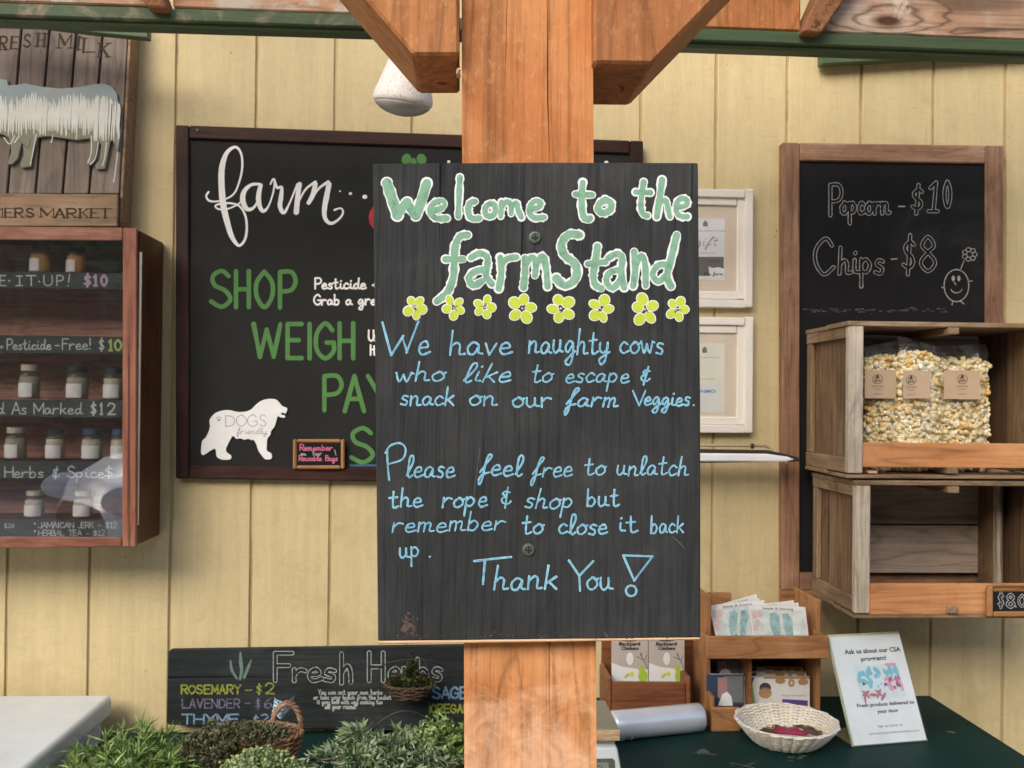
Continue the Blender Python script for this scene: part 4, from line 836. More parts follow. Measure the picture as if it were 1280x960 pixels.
def jar(label, x, y0, y1, wpx, row, lid, fill, labx, Y=2.335):
    z0 = SH[row]+.0005; c = P(x, (y0+y1)/2, Y); h = (y1-y0)*Y/FPX; r = wpx/2*Y/FPX
    t = thing('spice_jar', (c.x, Y, z0), label, 'jar', 'spice jars in the cabinet'); cc = Vector((c.x, Y, z0))
    build('glass', M().lathe(cc, [(r*.9, 0), (r, .004), (r, h*.68), (r*.94, h*.76), (r*.72, h*.82)], 20), m_jar, t, smooth=True)
    build('contents', M().lathe(cc, [(r*.8, .003), (r*.93, .006), (r*.93, h*.62), (r*.8, h*.66)], 16), fill, t, smooth=True)
    build('lid', M().lathe(cc, [(r*.82, h*.82), (r*.84, h*.825), (r*.84, h*.985), (r*.78, h)], 20), lid, t)
    m = M(); a0, a1 = labx; n_ = 8
    m.grid(lambda u, v: (cc.x+(r+.0006)*math.sin(a0+(a1-a0)*u), cc.y-(r+.0006)*math.cos(a0+(a1-a0)*u), cc.z+h*(.08+.40*v)), n_, 1); build('label', m, m_white, t)
jar('amber spice jar with dark lid on the top shelf, left one', 51, 303, 341, 25, '1', m_lid, spice[0], (-1.3, .25))
jar('amber spice jar with dark lid on the top shelf, right one', 96, 305, 341, 24, '1', m_lid, spice[0], (-1.3, .2))
jar('jar with silver lid and white label on the third shelf', 37, 458, 501, 24, '3', m_lidw, spice[1], (-1.1, .6))
jar('jar with black lid in the middle of the third shelf', 97, 459, 501, 26, '3', m_lid, spice[1], (-1, .7))
jar('jar with black lid at the right end of the third shelf', 142, 460, 501, 24, '3', m_lid, spice[2], (-1, .8))
jar('clear jar with gold lid on the fourth shelf', 20, 537, 577, 25, '4', m_lidw, spice[1], (-1.2, .5))
jar('jar with black lid on the fourth shelf', 69, 538, 577, 22, '4', m_lid, spice[2], (-1.1, .9))
jar('jar with blue lid on the fourth shelf', 115, 538, 577, 25, '4', m_lidb, spice[2], (-.8, 1))
jar('jar with navy lid at the right end of the fourth shelf', 150, 538, 577, 22, '4', m_lidb, spice[2], (-.9, .9))
jar('short jar with pale lid on the bottom shelf, left one', 43.5, 617, 650, 23, '5', m_lidw, spice[2], (-1.2, 1))
jar('short jar with pale lid on the bottom shelf, right one', 104, 617, 650, 23, '5', m_lidw, spice[2], (-1, 1))
# ------------------------------------------------------------------ green counter
ZC = P(1162, 869, YW).z; xe = P(1162, 869, YW).x
t = thing('counter', (.1, 2.0, 0), 'dark green painted counter top below the wall with a few chipped spots', 'counter')
ZT = P(400, 913, YW).z
build('counter_top', M().box(P(640, 900, 2.0).x, xe, 1.52, YW-.002, ZC-.03, ZC), m_counter, t, .003, seg=2)
build('counter_front', M().box(P(640, 900, 2.0).x+.01, xe-.03, 1.60, 1.62, 0.01, ZC-.031), m_counter, t, .002)
build('counter_side', M().box(xe-.05, xe-.03, 1.621, YW-.01, 0.01, ZC-.031), m_counter, t, .002)
t = thing('side_table', (-.45, 2.0, 0), 'lower dark green table under the herb baskets left of the post', 'table')
build('table_top', M().box(-1.12, P(640, 900, 2.0).x-.012, 1.50, YW-.002, ZT-.03, ZT), m_counter, t, .003, seg=2)
for x in (-1.08, -.1):
    for y in (1.54, 2.36): build('leg', M().box(x, x+.05, y, y+.05, .01, ZT-.031), m_counter, t, .003)
Vx, Vy, Vz = Vector((1, 0, 0)), Vector((0, 1, 0)), Vector((0, 0, 1))
ct = localsheet(Vector((0, 0, ZC)), Vx, Vector((0, -1, 0)), Vz); ct_k = M()
random.seed(21)
for (px, py, n_) in ((878, 940, 14), (926, 958, 10), (1000, 948, 5), (1190, 915, 4)):
    q = PZ(px, py, ZC)
    for k in range(n_):
        ct.disc(ct_k, q.x*1000+random.gauss(0, 12), -q.y*1000+random.gauss(0, 9), random.uniform(3, 11), random.uniform(1.4, 4.5), .4, random.uniform(-.5, .5), 7)
build('chipped_paint', ct_k, chalk('bare_spots', (.12, .13, .10), (.02, .045, .038), 90, .4), t)
# ------------------------------------------------------------------ fresh herbs board
YH = 2.405; c = P(400, 860, YH)
t = thing('herb_chalkboard', (c.x, YW, c.z), 'long dark board chalked with fresh herb prices behind the baskets', 'chalkboard')
hp = [(210, 815), (213, 812.5), (600, 806.5), (604, 810), (604, 915), (600, 916.5), (212, 906.5), (208, 903)]
build('board', pxprism(hp, YH, YH+.018), wood('herb_board', (.008, .012, .013), (.017, .022, .022), (.034, .042, .042), 'X', 1.4, .78, .9, 0, .55, rings=6, ringamt=.3), t, .002)
s = wallsheet(YH); mo, mi_ = M(), M(); Ls = [(mo, 5.8, 1), (mi_, 3.8, 2)]
def HB(ch, a, b, c_, d, L=Ls, ln=0): s.caps(ch, a, b, c_, d, L, ln)
HB('F', 344, 816.5, 365, 851)
s.word('res', 366, 420, 851, 14, Ls, 0, 0, .1); HB('H', 461.5, 816, 479, 851); s.word('erbs', 486, 553, 850, 14, Ls, 0, 0, .1)
s.stroke(mo, [(427, 817), (427, 854)], 5.8, 1); s.stroke(mi_, [(427, 817), (427, 854)], 3.8, 2); s.stroke(mo, [(428, 840), (434, 832), (438, 840), (438.5, 853)], 5.8, 1); s.stroke(mi_, [(428, 840), (434, 832), (438, 840), (438.5, 853)], 3.8, 2)
s.word('You can cut your own herbs', 398, 478, 868, 3.0, [(mo, .95, 1)]); s.word('or take your bunch from the basket', 392, 489, 874.2, 2.8, [(mo, .95, 1)])
s.word('it goes well with any cooking too', 396, 478, 880, 2.8, [(mo, .95, 1)]); s.word('all year round!', 406, 445, 886, 3.0, [(mo, 1.2, 1)])
build('lettering', mo, chalk('herb_chalk', (.44, .46, .43), (.06, .07, .07), 200, .42), t, label='white chalk heading and note'); build('lettering', mi_, paint('herb_board_fill', (.017, .021, .021), .3), t, label='dark centres of the heading letters')
def capsline(txt, x0, x1, y0, y1, L):
    n_ = len(txt); w_ = (x1-x0)/n_
    for i, ch in enumerate(txt):
        if ch != ' ': HB(ch, x0+i*w_+.9, y0, x0+(i+1)*w_-1.4, y1, L)
ma, mb2, mc, md = M(), M(), M(), M()
capsline('ROSEMARY', 226, 302, 856.5, 867, [(ma, 2.2, 1)]); s.stroke(ma, [(307, 863), (315, 862.5)], 1.6, 1); HB('$', 321, 856, 327, 867, [(ma, 2, 1)]); HB('2', 331, 854, 343, 867, [(ma, 1.8, 1)])
capsline('OREGANO', 538, 596, 880.5, 891, [(ma, 2.3, 1)]); s.stroke(ma, [(536.5, 879), (537, 892)], 1, 1)
build('lettering', ma, chalk('lime_herb_chalk', (.30, .34, .05), (.04, .055, .02), 150, .46), t, label='lime chalk herb names')
capsline('LAVENDER', 227, 301, 874, 885, [(mb2, 1.7, 1)]); s.stroke(mb2, [(306, 879), (312, 879)], 1.4, 1); HB('$', 320, 874, 325, 885, [(mb2, 1.6, 1)]); HB('6', 330, 873, 340, 885, [(mb2, 1.7, 1)])
build('lettering', mb2, chalk('mauve_chalk', (.20, .19, .28), (.022, .027, .03), 150, .48), t, label='dull mauve herb name')
capsline('THYME', 227, 300, 893, 905, [(mc, 2.1, 1)]); HB('$', 317, 895, 323, 906, [(mc, 1.8, 1)]); HB('3', 326, 893, 336, 908, [(mc, 1.8, 1)]); capsline('SAGE', 540, 586, 859, 873, [(mc, 2.6, 1)])
build('lettering', mc, chalk('blue_herb_chalk', (.20, .34, .52), (.025, .035, .05), 150, .45), t, label='pale blue herb names')
for q, w_ in ((((288, 826, 2), (290, 838, 3.6), (296, 848, 3)), 3), (((300.5, 816, 2.4), (301, 828, 4.2), (302, 838, 4), (300, 849, 3)), 3), (((314, 825, 1.5), (310, 835, 3.6), (305, 847, 3.4)), 3)): s.stroke(md, q, w_, 1)
build('painted_aloe', md, chalk('aloe_chalk', (.15, .22, .19), (.05, .08, .07), 120, .36), t)
# ------------------------------------------------------------------ foliage and weaving helpers
def leafblade(m, p, d, L, w_, curl=.25, seg=2):
    d = Vector(d).normalized(); s_ = d.cross(Vector((random.gauss(0, 1), random.gauss(0, 1), random.gauss(0, 1)))).normalized(); nrm = s_.cross(d)
    vs = []; 
    for i in range(seg+1):
        f = i/seg; q = Vector(p)+d*(L*f)+nrm*(curl*L*f*f)*random.choice([1, 1])-Vector((0, 0, L*.15*f*f)); ww = w_*(.55 if i == 0 else 1.0 if i < seg else .12)
        vs += [q+s_*ww/2, q-s_*ww/2]
    m.add(vs, [(2*i, 2*i+1, 2*i+3, 2*i+2) for i in range(seg)])
def bunch(m, c, rad, n, L, w_, up=.5, nm=3, curl=.25, bias=(0, 0, 0)):
    c = Vector(c)
    for _ in range(n):
        d = Vector((random.gauss(0, 1), random.gauss(0, 1), random.gauss(0, 1))).normalized(); r = random.uniform(.35, 1)**.6
        p = c+Vector((d.x*rad[0]*r, d.y*rad[1]*r, abs(d.z)*rad[2]*r)); dd = Vector((d.x, d.y*.8, abs(d.z)*.6+up))+Vector(bias)+Vector((random.gauss(0, .35), random.gauss(0, .35), random.gauss(0, .3)))
        m.cur = random.randrange(nm); leafblade(m, p, dd, L*random.uniform(.6, 1.25), w_*random.uniform(.7, 1.2), curl)
def sprigs(m, c, rad, n, per, slen, L, w_, nm=3, up=.5, fwd=-.25):
    c = Vector(c)
    for _ in range(n):
        a = random.uniform(0, 6.283); r = random.random()**.5; p0 = c+Vector((math.cos(a)*rad[0]*r, math.sin(a)*rad[1]*r, random.uniform(.1, .8)*rad[2]*(1-.6*r)))
        d = Vector((math.cos(a)*r*1.1+random.gauss(0, .3), math.sin(a)*r*.7+fwd+random.gauss(0, .25), up+random.uniform(-.15, .5))).normalized(); sl = slen*random.uniform(.6, 1.3)
        base = random.randrange(nm)
        for i in range(per):
            f = (i+.5)/per; q = p0+d*(sl*f)-Vector((0, 0, sl*.45*f*f)); m.cur = base if random.random() < .6 else random.randrange(nm)
            tt_ = d*(.5+.8*f)+Vector((random.gauss(0, .75), random.gauss(0, .75), random.gauss(0, .6))); leafblade(m, q, tt_, L*random.uniform(.6, 1.3)*(1.1-.5*f), w_*random.uniform(.75, 1.25), .3)
def leafmat(name, col, v=1.0):
    m, t_, b = newmat(name); n = noise(t_, coords(t_, (1, 1, 1)), 55, 3, .6)
    c_ = mix(t_, rng(t_, n, .3, .7), tuple(x*.8 for x in col), tuple(min(1, x*1.75) for x in col)); t_.links.new(c_, b.inputs['Base Color']); b.inputs['Roughness'].default_value = .5
    b.inputs['Specular IOR Level'].default_value = .3; return m
mr = [leafmat('rosemary_a', (.075, .13, .028)), leafmat('rosemary_b', (.13, .21, .05)), leafmat('rosemary_c', (.25, .33, .13))]
mth = [leafmat('thyme_a', (.055, .065, .025)), leafmat('thyme_b', (.095, .10, .05)), leafmat('thyme_c', (.13, .12, .08))]
mpa = [leafmat('parsley_a', (.10, .15, .05)), leafmat('parsley_b', (.19, .25, .10)), leafmat('parsley_c', (.27, .32, .17))]
mse = [leafmat('sage_a', (.07, .11, .05)), leafmat('sage_b', (.15, .21, .10)), leafmat('sage_c', (.24, .30, .19))]
mst = flat('stems', (.22, .15, .08), .7)
def weave(t, name, c, rx, ry, h, rx2, ry2, nr, rows, amp, mat, rw, ribs=None, sides=5, rim=None):
    c = Vector(c); seg_ = nr*4; m = M()
    for j in range(rows):
        f = j/(rows-1); X_ = rx+(rx2-rx)*f**.75; Y_ = ry+(ry2-ry)*f**.75
        pts = [c+Vector((math.cos(a)*(X_+amp*math.sin(a*nr/2+(j % 2)*math.pi)), math.sin(a)*(Y_+amp*math.sin(a*nr/2+(j % 2)*math.pi)), h*f+random.uniform(-.0004, .0004))) for a in [2*math.pi*i/seg_ for i in range(seg_+1)]]
        m.tube(pts, rw, sides, False)
    build('weave', m, mat, t, smooth=True, kind='stuff')
    m = M()
    for k in range(nr):
        a = 2*math.pi*(k+.5)/nr; m.tube([c+Vector((math.cos(a)*(rx+(rx2-rx)*f**.75), math.sin(a)*(ry+(ry2-ry)*f**.75), h*f)) for f in (0, .25, .5, .75, 1)], rw*1.3, 5)
    build('stakes', m, mat, t, smooth=True, kind='stuff')
    build('base', M().lathe(c, [(rx*.98, 0), (rx*.98, .004)], 24, 1, ry/rx), mat, t)
    m = M(); r2 = rim or rw*2.2
    for ph in (0, math.pi):
        m.tube([c+Vector((math.cos(a)*(rx2+r2*.5*math.cos(a*nr+ph)), math.sin(a)*(ry2+r2*.5*math.cos(a*nr+ph)), h+r2*.6*math.sin(a*nr+ph))) for a in [2*math.pi*i/(nr*5) for i in range(nr*5+1)]], r2*.62, 6, False)
    build('rim', m, mat, t, smooth=True)
# ------------------------------------------------------------------ rosemary bunch
random.seed(31)
def at(px, py, Y): return P(px, py, Y)
c = at(165, 950, 1.98); t = thing('rosemary_bunch', (c.x, c.y, ZT), 'big fresh rosemary bunch with long narrow leaves beside the white lid', 'herbs')
m = M(); c0 = Vector((c.x, c.y, ZT+.0))
for k in range(230):                                   # sprigs made of a stem and paired needles
    a = random.uniform(-1, 1); b0 = Vector((c0.x+a*.12, c0.y+random.uniform(-.09, .09), ZT+.012+random.uniform(0, .085)*(1-a*a*.5)))
    d = Vector((a*.9+random.gauss(0, .4), random.gauss(-.15, .5), random.uniform(.35, 1.0))).normalized(); Ls_ = random.uniform(.05, .10)
    for i in range(17):
        f = i/16; p = b0+d*(Ls_*f)+Vector((0, 0, -.035*f*f))
        for _ in (0, 1):
            m.cur = random.choice([0, 0, 1, 1, 2]); dd = d*1.0+Vector((random.gauss(0, .6), random.gauss(0, .6), random.gauss(0, .5)))
            leafblade(m, p, dd, random.uniform(.022, .042), .0034, .35)
build('leaves', m, mr, t, kind='stuff')
m = M()
for k in range(26): p = Vector((c0.x+random.uniform(-.09, .1), c0.y+random.uniform(-.08, .05), ZT+.004)); m.tube([p, p+Vector((random.gauss(0, .02), random.gauss(-.01, .02), .05))], .0013, 5)
build('stems', m, mst, t, kind='stuff')
# ------------------------------------------------------------------ wicker basket with thyme and parsley
m_wick = wood('wicker', (.13, .06, .03), (.28, .15, .08), (.42, .27, .17), 'X', 6, .6, .4)
cb = at(322, 945, 2.06); cb = Vector((cb.x, 2.06, ZT+.001)); t = thing('wicker_basket', cb, 'brown wicker basket with twisted handle holding thyme', 'basket')
weave(t, 'weave', cb, .060, .045, 128/1000, .092, .062, 14, 25, .0028, m_wick, .0025)
m = M()
for ph in (0, 2.1, 4.2):
    pts = []
    for i in range(50):
        f = i/49; a = math.pi*f; p = cb+Vector((.060-.030*math.cos(a), -.02+.03*f, .130+.062*math.sin(a)**.9)); p += Vector((math.cos(f*24+ph), math.sin(f*24+ph)*.8, math.sin(f*24+ph)))*.0030; pts.append(p)
    m.tube(pts, .0036, 6)
build('handle', m, m_wick, t, smooth=True)
c = at(283, 935, 2.03); tt = thing('thyme_bunch', (c.x, c.y, ZT+.05), 'dull brownish green thyme heaped between the rosemary and the wicker basket', 'herbs')
m = M(); bunch(m, (c.x, c.y, ZT+.085), (.058, .055, .07), 2600, .009, .0048, .5); sprigs(m, (c.x, c.y, ZT+.10), (.066, .055, .075), 110, 30, .045, .009, .0046, 3, .7)
bunch(m, (c.x+.06, c.y+.0, ZT+.130), (.07, .045, .026), 2400, .009, .0044, .6); build('leaves', m, mth, tt, kind='stuff')
m = M()
for k in range(60): p = Vector((c.x+random.gauss(0, .03), c.y+random.gauss(-.01, .02), ZT+.11)); m.tube([p, p+Vector((random.gauss(0, .022), random.gauss(-.01, .02), random.uniform(.02, .05)))], .0008, 4)
build('stems', m, mst, tt, kind='stuff')
c = at(328, 960, 1.93); tt = thing('parsley_bunch', (c.x, c.y, ZT), 'light green curly parsley bunch in front of the wicker basket', 'herbs')
m = M()
for k in range(230):
    a = random.uniform(0, 6.28); r = random.uniform(0, 1)**.5; p = Vector((c.x+math.cos(a)*r*.098, c.y+math.sin(a)*r*.06, ZT+.075+.055*(1-r*r)+random.uniform(-.006, .006)))
    for j in range(20):
        m.cur = random.choice([0, 1, 1, 2]); leafblade(m, p+Vector((random.gauss(0, .006), random.gauss(0, .006), random.gauss(0, .004))), (random.gauss(0, 1), random.gauss(0, 1), random.gauss(.4, .7)), random.uniform(.005, .010), .006, .7)
build('leaves', m, mpa, tt, kind='stuff')
# gingham bow tied by the handle
cg = at(353, 886, 2.10); t = thing('gingham_ribbon', cg, 'blue and white checked cloth ribbon standing up behind the basket handle', 'ribbon')
mg1, tg, bb = newmat('gingham'); ck = tg.nodes.new('ShaderNodeTexChecker'); ck.inputs['Scale'].default_value = 260; ck.inputs[1].default_value = (.60, .70, .74, 1); ck.inputs[2].default_value = (.05, .18, .32, 1)
tg.links.new(coords(tg, (1, .3, 1), False), ck.inputs[0]); ck.inputs['Scale'].default_value = 240; tg.links.new(ck.outputs[0], bb.inputs['Base Color'])
bl = [(at(339.5, 891, 2.1), at(343, 872, 2.1), at(353, 878, 2.095), at(352, 899, 2.1)), (at(352.5, 899, 2.1), at(352.5, 880, 2.09), at(368, 871, 2.11), at(364, 884, 2.115))]
for q in bl:
    m = M(); m.grid(lambda u, v: (q[0]*(1-u)*(1-v)+q[3]*u*(1-v)+q[1]*(1-u)*v+q[2]*u*v)+Vector((0, .004*math.sin(u*6+v*3), 0)), 8, 8)
    m.grid(lambda u, v: (q[0]*(1-u)*(1-v)+q[3]*u*(1-v)+q[1]*(1-u)*v+q[2]*u*v)+Vector((0, .0012+.004*math.sin(u*6+v*3), 0)), 8, 8); build('loop', m, mg1, t, smooth=True)
# ------------------------------------------------------------------ wire basket of mixed herbs left of the post
cw_ = at(505, 962, 1.98); cw_ = Vector((cw_.x, 2.0, ZT+.001)); t = thing('wire_basket', cw_, 'round rustic twig basket left of the post brimming with mixed herbs', 'basket')
m_twig = wood('twig', (.06, .045, .03), (.16, .13, .09), (.30, .26, .19), 'X', 6, .8, .4)
weave(t, 'weave', cw_, .07, .06, .098, .118, .098, 12, 18, .003, m_twig, .0028)
m = M()
m.tube([cw_+Vector((-.11+.22*i/18, .02, .10+.085*math.sin(math.pi*i/18))) for i in range(19)], .0018, 6); build('handle', m, m_dmetal, t, smooth=True)
for nm, lab, (px, py, Y), mats, rad, n_, L_, w_, up_ in (
    ('sage_bunch', 'grey green sage leaves lying over the left of the twig basket', (470, 945, 1.97), mse, (.085, .055, .045), 2100, .030, .0056, .25),
    ('oregano_bunch', 'bushy green oregano touching the post at the right of the twig basket', (556, 950, 2.02), mr, (.05, .055, .072), 2300, .016, .006, .45),
    ('tarragon_bunch', 'middle heap of loose narrow tarragon leaves in the twig basket', (518, 942, 1.99), mse, (.06, .055, .042), 1800, .024, .0042, .3)):
    c = P(px, py, Y); tt = thing(nm, (c.x, Y, ZT+.01), lab, 'herbs'); m = M(); bunch(m, (c.x, Y, ZT+.095), (rad[0]*.8, rad[1]*.8, rad[2]*.6), n_//2, L_, w_, up_); sprigs(m, (c.x, Y, ZT+.098), rad, n_//34, 22, .062, L_, w_, 3, up_)
    if nm == 'sage_bunch': bunch(m, (c.x-.04, Y+.02, ZT+.145), (.024, .02, .018), 200, .028, .005, .1, bias=(-.8, 0, 0))
    build('leaves', m, mats, tt, kind='stuff')
    m = M()
    for k in range(28):
        p = Vector((c.x+random.gauss(0, rad[0]*.5), Y-random.uniform(.0, .06), ZT+random.uniform(.095, .112))); m.tube([p, p+Vector((random.gauss(0, .03), random.gauss(0, .01), random.gauss(0, .006)))], .0011, 4)
    build('stems', m, mst, tt, kind='stuff')
# hanging little basket in front of the herbs board
ch_ = at(512, 868, 2.34); c0 = Vector((ch_.x, 2.34, ch_.z)); t = thing('hanging_basket', c0, 'little dark hanging basket of dried green herbs in front of the heading', 'basket')
weave(t, 'weave', c0-Vector((0, 0, .006)), .038, .028, .030, .060, .040, 10, 7, .002, wood('dark_wicker', (.03, .02, .01), (.07, .045, .03), (.12, .08, .05), 'X', 6, .7), .0018)
m = M(); m.tube([c0+Vector((-.076, 0, .060)), c0+Vector((-.055, 0, .076)), c0+Vector((-.02, 0, .083)), c0+Vector((.03, 0, .084)), c0+Vector((.06, 0, .078)), c0+Vector((.085, 0, .064))], .0016, 6)
m.tube([c0+Vector((-.03, 0, .080)), c0+Vector((-.058, 0, .024))], .0009, 5); m.tube([c0+Vector((.035, 0, .083)), c0+Vector((.058, 0, .024))], .0009, 5)
m.tube([c0+Vector((0, .01, .084)), c0+Vector((0, .10, .084))], .0012, 5); build('hanger', m, m_dmetal, t, smooth=True)
tt = thing('dried_herbs', c0+Vector((0, 0, .02)), 'dark green dried herbs heaped in the little hanging basket', 'herbs'); m = M()
dk = [leafmat('dry_a', (.022, .035, .008)), leafmat('dry_b', (.045, .065, .015)), leafmat('dry_c', (.035, .025, .012))]
bunch(m, c0+Vector((-.022, 0, .018)), (.032, .026, .026), 700, .010, .005, .3); bunch(m, c0+Vector((.028, 0, .018)), (.030, .026, .028), 700, .010, .005, .3); bunch(m, c0+Vector((.004, 0, .04)), (.014, .014, .042), 450, .010, .005, .5)
build('leaves', m, dk, tt, kind='stuff')
# ------------------------------------------------------------------ white freezer lid at the lower left
A = P(141, 868, 2.40); ZL = A.z
t = thing('chest_freezer', (A.x-.5, 2.0, 0), 'white chest freezer with rounded lid at the lower left corner', 'freezer')
build('lid', M().box(A.x-1.1, A.x, 1.45, 2.40, ZL-.052, ZL), m_pla, t, .012, seg=4)
build('body', M().box(A.x-1.08, A.x-.02, 1.48, 2.39, .02, ZL-.058), m_pla, t, .008, seg=2)
# ------------------------------------------------------------------ two tier rack on the right
ZK = ZC+.0005
t = thing('display_rack', (P(960, 870, 2.3).x, 2.3, ZC), 'two tier pine rack holding garden booklets and seed packets', 'rack')
Yr0, Yr1 = 2.165, 2.40
def wb(name, x0, x1, y0, y1, Yf, Yb, mat, lab=None): build(name, pxbox(x0, x1, y0, y1, Yf, Yb), mat, t, .002, label=lab)
XL, XR = P(882, 850, 2.24).x, P(1026, 850, 2.24).x
ztop = P(950, 741, 2.40).z; ztr = P(950, 795, 2.17).z; ztb = P(950, 823, 2.17).z
for x in (XL, XR-.012):
    build('side_upright', M().box(x, x+.012, 2.24, 2.40, ZK, P(950, 745, 2.24).z if x < XR-.02 else P(1015, 750, 2.24).z), m_rackz, t, .002)
xa, xb = P(883.5, 808, Yr0).x, P(1036.5, 808, Yr0).x
build('tray_front', M().box(xa, xb, Yr0, Yr0+.012, ztb, ztr), m_rack, t, .002); 
for x in (xa, xb-.011): build('tray_side', M().box(x+.0002, x+.011, Yr0+.0125, 2.2395, ztb+.002, ztr-.002), m_rackz, t, .002)
build('tray_floor', M().box(XL+.0125, XR-.0125, Yr0+.013, 2.39, ztb+.001, ztb+.011), m_rack, t, .001)
zb0 = P(950, 741, 2.40).z
build('back_rail', M().box(P(884, 745, 2.392).x, P(914, 745, 2.392).x, 2.388, 2.402, ztb+.012, P(900, 741, 2.39).z), m_rack, t, .002); build('back_rail', M().box(P(975, 745, 2.392).x, P(1018, 745, 2.392).x, 2.388, 2.402, ztb+.012, P(1000, 738.5, 2.39).z), m_rack, t, .002)
build('back_board', M().box(XL+.0125, XR-.0125, 2.3885, 2.4, ZK, ztb-.001), m_walnut, t, .001)
build('lower_front', M().box(XL+.0002, P(925, 900, 2.19).x, 2.185, 2.197, ZK, P(930, 884, 2.19).z), m_rack, t, .002)
build('lower_floor', M().box(XL+.0125, XR-.0125, 2.198, 2.388, ZK, ZK+.01), m_rack, t, .001); build('lower_side', M().box(XL+.0005, XL+.0115, 2.1975, 2.2395, ZK+.0002, P(890, 870, 2.2).z), m_rackz, t, .002)
build('lower_divider', M().box(P(931, 860, 2.25).x, P(935, 860, 2.25).x, 2.22, 2.388, ZK+.0105, ztb-.0015), m_walnut, t, .001)
# garden booklets in the tray, fanned
c_mist = flat('booklet_art', (.40, .50, .48), .7); c_glove = paint('glove_blue', (.25, .40, .40), .4, (.45, .58, .56), .15, 60, .7, 0); c_pink = flat('booklet_pink', (.62, .42, .40), .7); c_leafp = flat('booklet_leaf', (.10, .20, .05), .7)
def booklet(label, pts, Y, art, thk=.0035, name='booklet', cat='booklet', group='garden booklets'):
    c = P(sum(p[0] for p in pts)/4, sum(p[1] for p in pts)/4, Y); o = thing(name, c, label, cat, group)
    d = Vector((0, thk, 0)); corners = [P(x, y, Y+(.0 if y > 770 else .02)) for x, y in pts]      # leans back: top is deeper
    m = M().prism([corners[0], corners[3], corners[2], corners[1]], d); build('cover', m, m_paper, o)
    tl_, tr_, br_, bl_ = corners; nrm = (tr_-tl_).cross(bl_-tl_).normalized(); nrm = nrm if nrm.y < 0 else -nrm
    sh_ = Sheet(lambda u, v, h: tl_*(1-u)*(1-v)+tr_*u*(1-v)+br_*u*v+bl_*(1-u)*v+nrm*h*4.0); art(o, sh_); return o
def art_garden(title):
    def f(o, s_):
        m = M(); s_.poly(m, [(.02, .12), (.98, .12), (.98, .99), (.02, .99)], .3); build('print', m, paint('mist_print', (.56, .62, .58), .25, (.62, .52, .48), .1, 40, .7, 0), o)
        m = M(); [s_.disc(m, u, v, .05, .10, .8, 0, 10) for u, v in ((.08, .3), (.12, .5), (.18, .25), (.07, .65))]; build('print', m, c_pink, o)
        m = M(); s_.poly(m, [(.36, .22), (.46, .18), (.52, .3), (.50, .8), (.45, .98), (.38, .95), (.33, .6)], .9); s_.poly(m, [(.58, .22), (.68, .2), (.74, .4), (.72, .95), (.62, .97), (.58, .7)], .95); build('print', m, c_glove, o)
        m = M(); [s_.disc(m, u, v, .045, .05, 1.2, 0, 8) for u, v in ((.42, .93), (.5, .9), (.62, .92), (.7, .95))]; build('print', m, c_leafp, o)
        m = M(); s_.print(m, 'Seeds & Sowing', .24, .78, .105, .07, 1.2, .01); build('print', m, m_gray, o)
    return f
for lab, pts, Y in (('booklet at the back left of the rack tray, tilted up', [(893, 758), (946, 742.5), (950, 790), (900, 800)], 2.315),
    ('second booklet from the back left peeking above the front one', [(890, 760), (949, 748), (953, 795), (900, 802)], 2.30),
    ('front left garden booklet with blue gloves leaning in the tray', [(886, 757), (956, 750), (944, 800), (896, 800)], 2.25),
    ('booklet behind the front right one with its corner showing', [(940, 757), (992, 750.5), (1000, 800), (944, 801)], 2.30),
    ('thin booklet just behind the front right one', [(935, 760), (998, 753.5), (1006, 800), (940, 801)], 2.285),
    ('front right garden booklet with blue gloves and dark title', [(935, 756.5), (1006.5, 759), (1011.5, 800), (942, 800)], 2.24)):
    booklet(lab, pts, Y, art_garden(1))
# lower shelf contents
def packet(label, x0, x1, y0, y1, Y, cols, name='seed_packet', lean_=.01, group='packets on the lower shelf'):
    pts = [(x0, y0), (x1, y0), (x1, y1), (x0, y1)]
    def f(o, s_):
        for mat_, prims in cols:
            m = M()
            for pr_ in prims: (s_.disc(m, *pr_[1:]) if pr_[0] == 'd' else s_.poly(m, pr_[1], pr_[2]) if pr_[0] == 'p' else s_.print(m, *pr_[1:]))
            build('print', m, mat_, o)
    return booklet(label, pts, Y, f, .006, name, 'packet', group)
m_navy = flat('navy_card', (.035, .055, .10), .5); m_greyp = flat('grey_photo', (.16, .17, .17), .6); m_brownp = flat('nut_print', (.42, .24, .10), .6); m_purple = flat('purple_print', (.12, .06, .25), .6); m_greenp = flat('green_print', (.22, .36, .08), .6); m_dgrey = flat('dark_print', (.05, .05, .055), .6)
nav = lambda: [(m_navy, [('p', [(0, 0), (1, 0), (1, 1), (0, 1)], .3)]), (m_greyp, [('p', [(.45, .05), (.97, .05), (.97, .9), (.45, .9)], .8)]), (flat('rosy', (.38, .2, .2), .6), [('p', [(.3, .1), (.55, .1), (.55, .75), (.3, .75)], 1.0)]), (m_white, [('p', [(.3, 1), (.42, .62), (.55, .55), (.66, .7), (.7, 1)], 1.3)])]
packet('navy card packet on the lower shelf, upper one behind', 883, 928, 824, 845, 2.30, nav()); packet('navy card packet on the lower shelf with white house shape, front one', 883, 930, 843, 882, 2.24, nav())
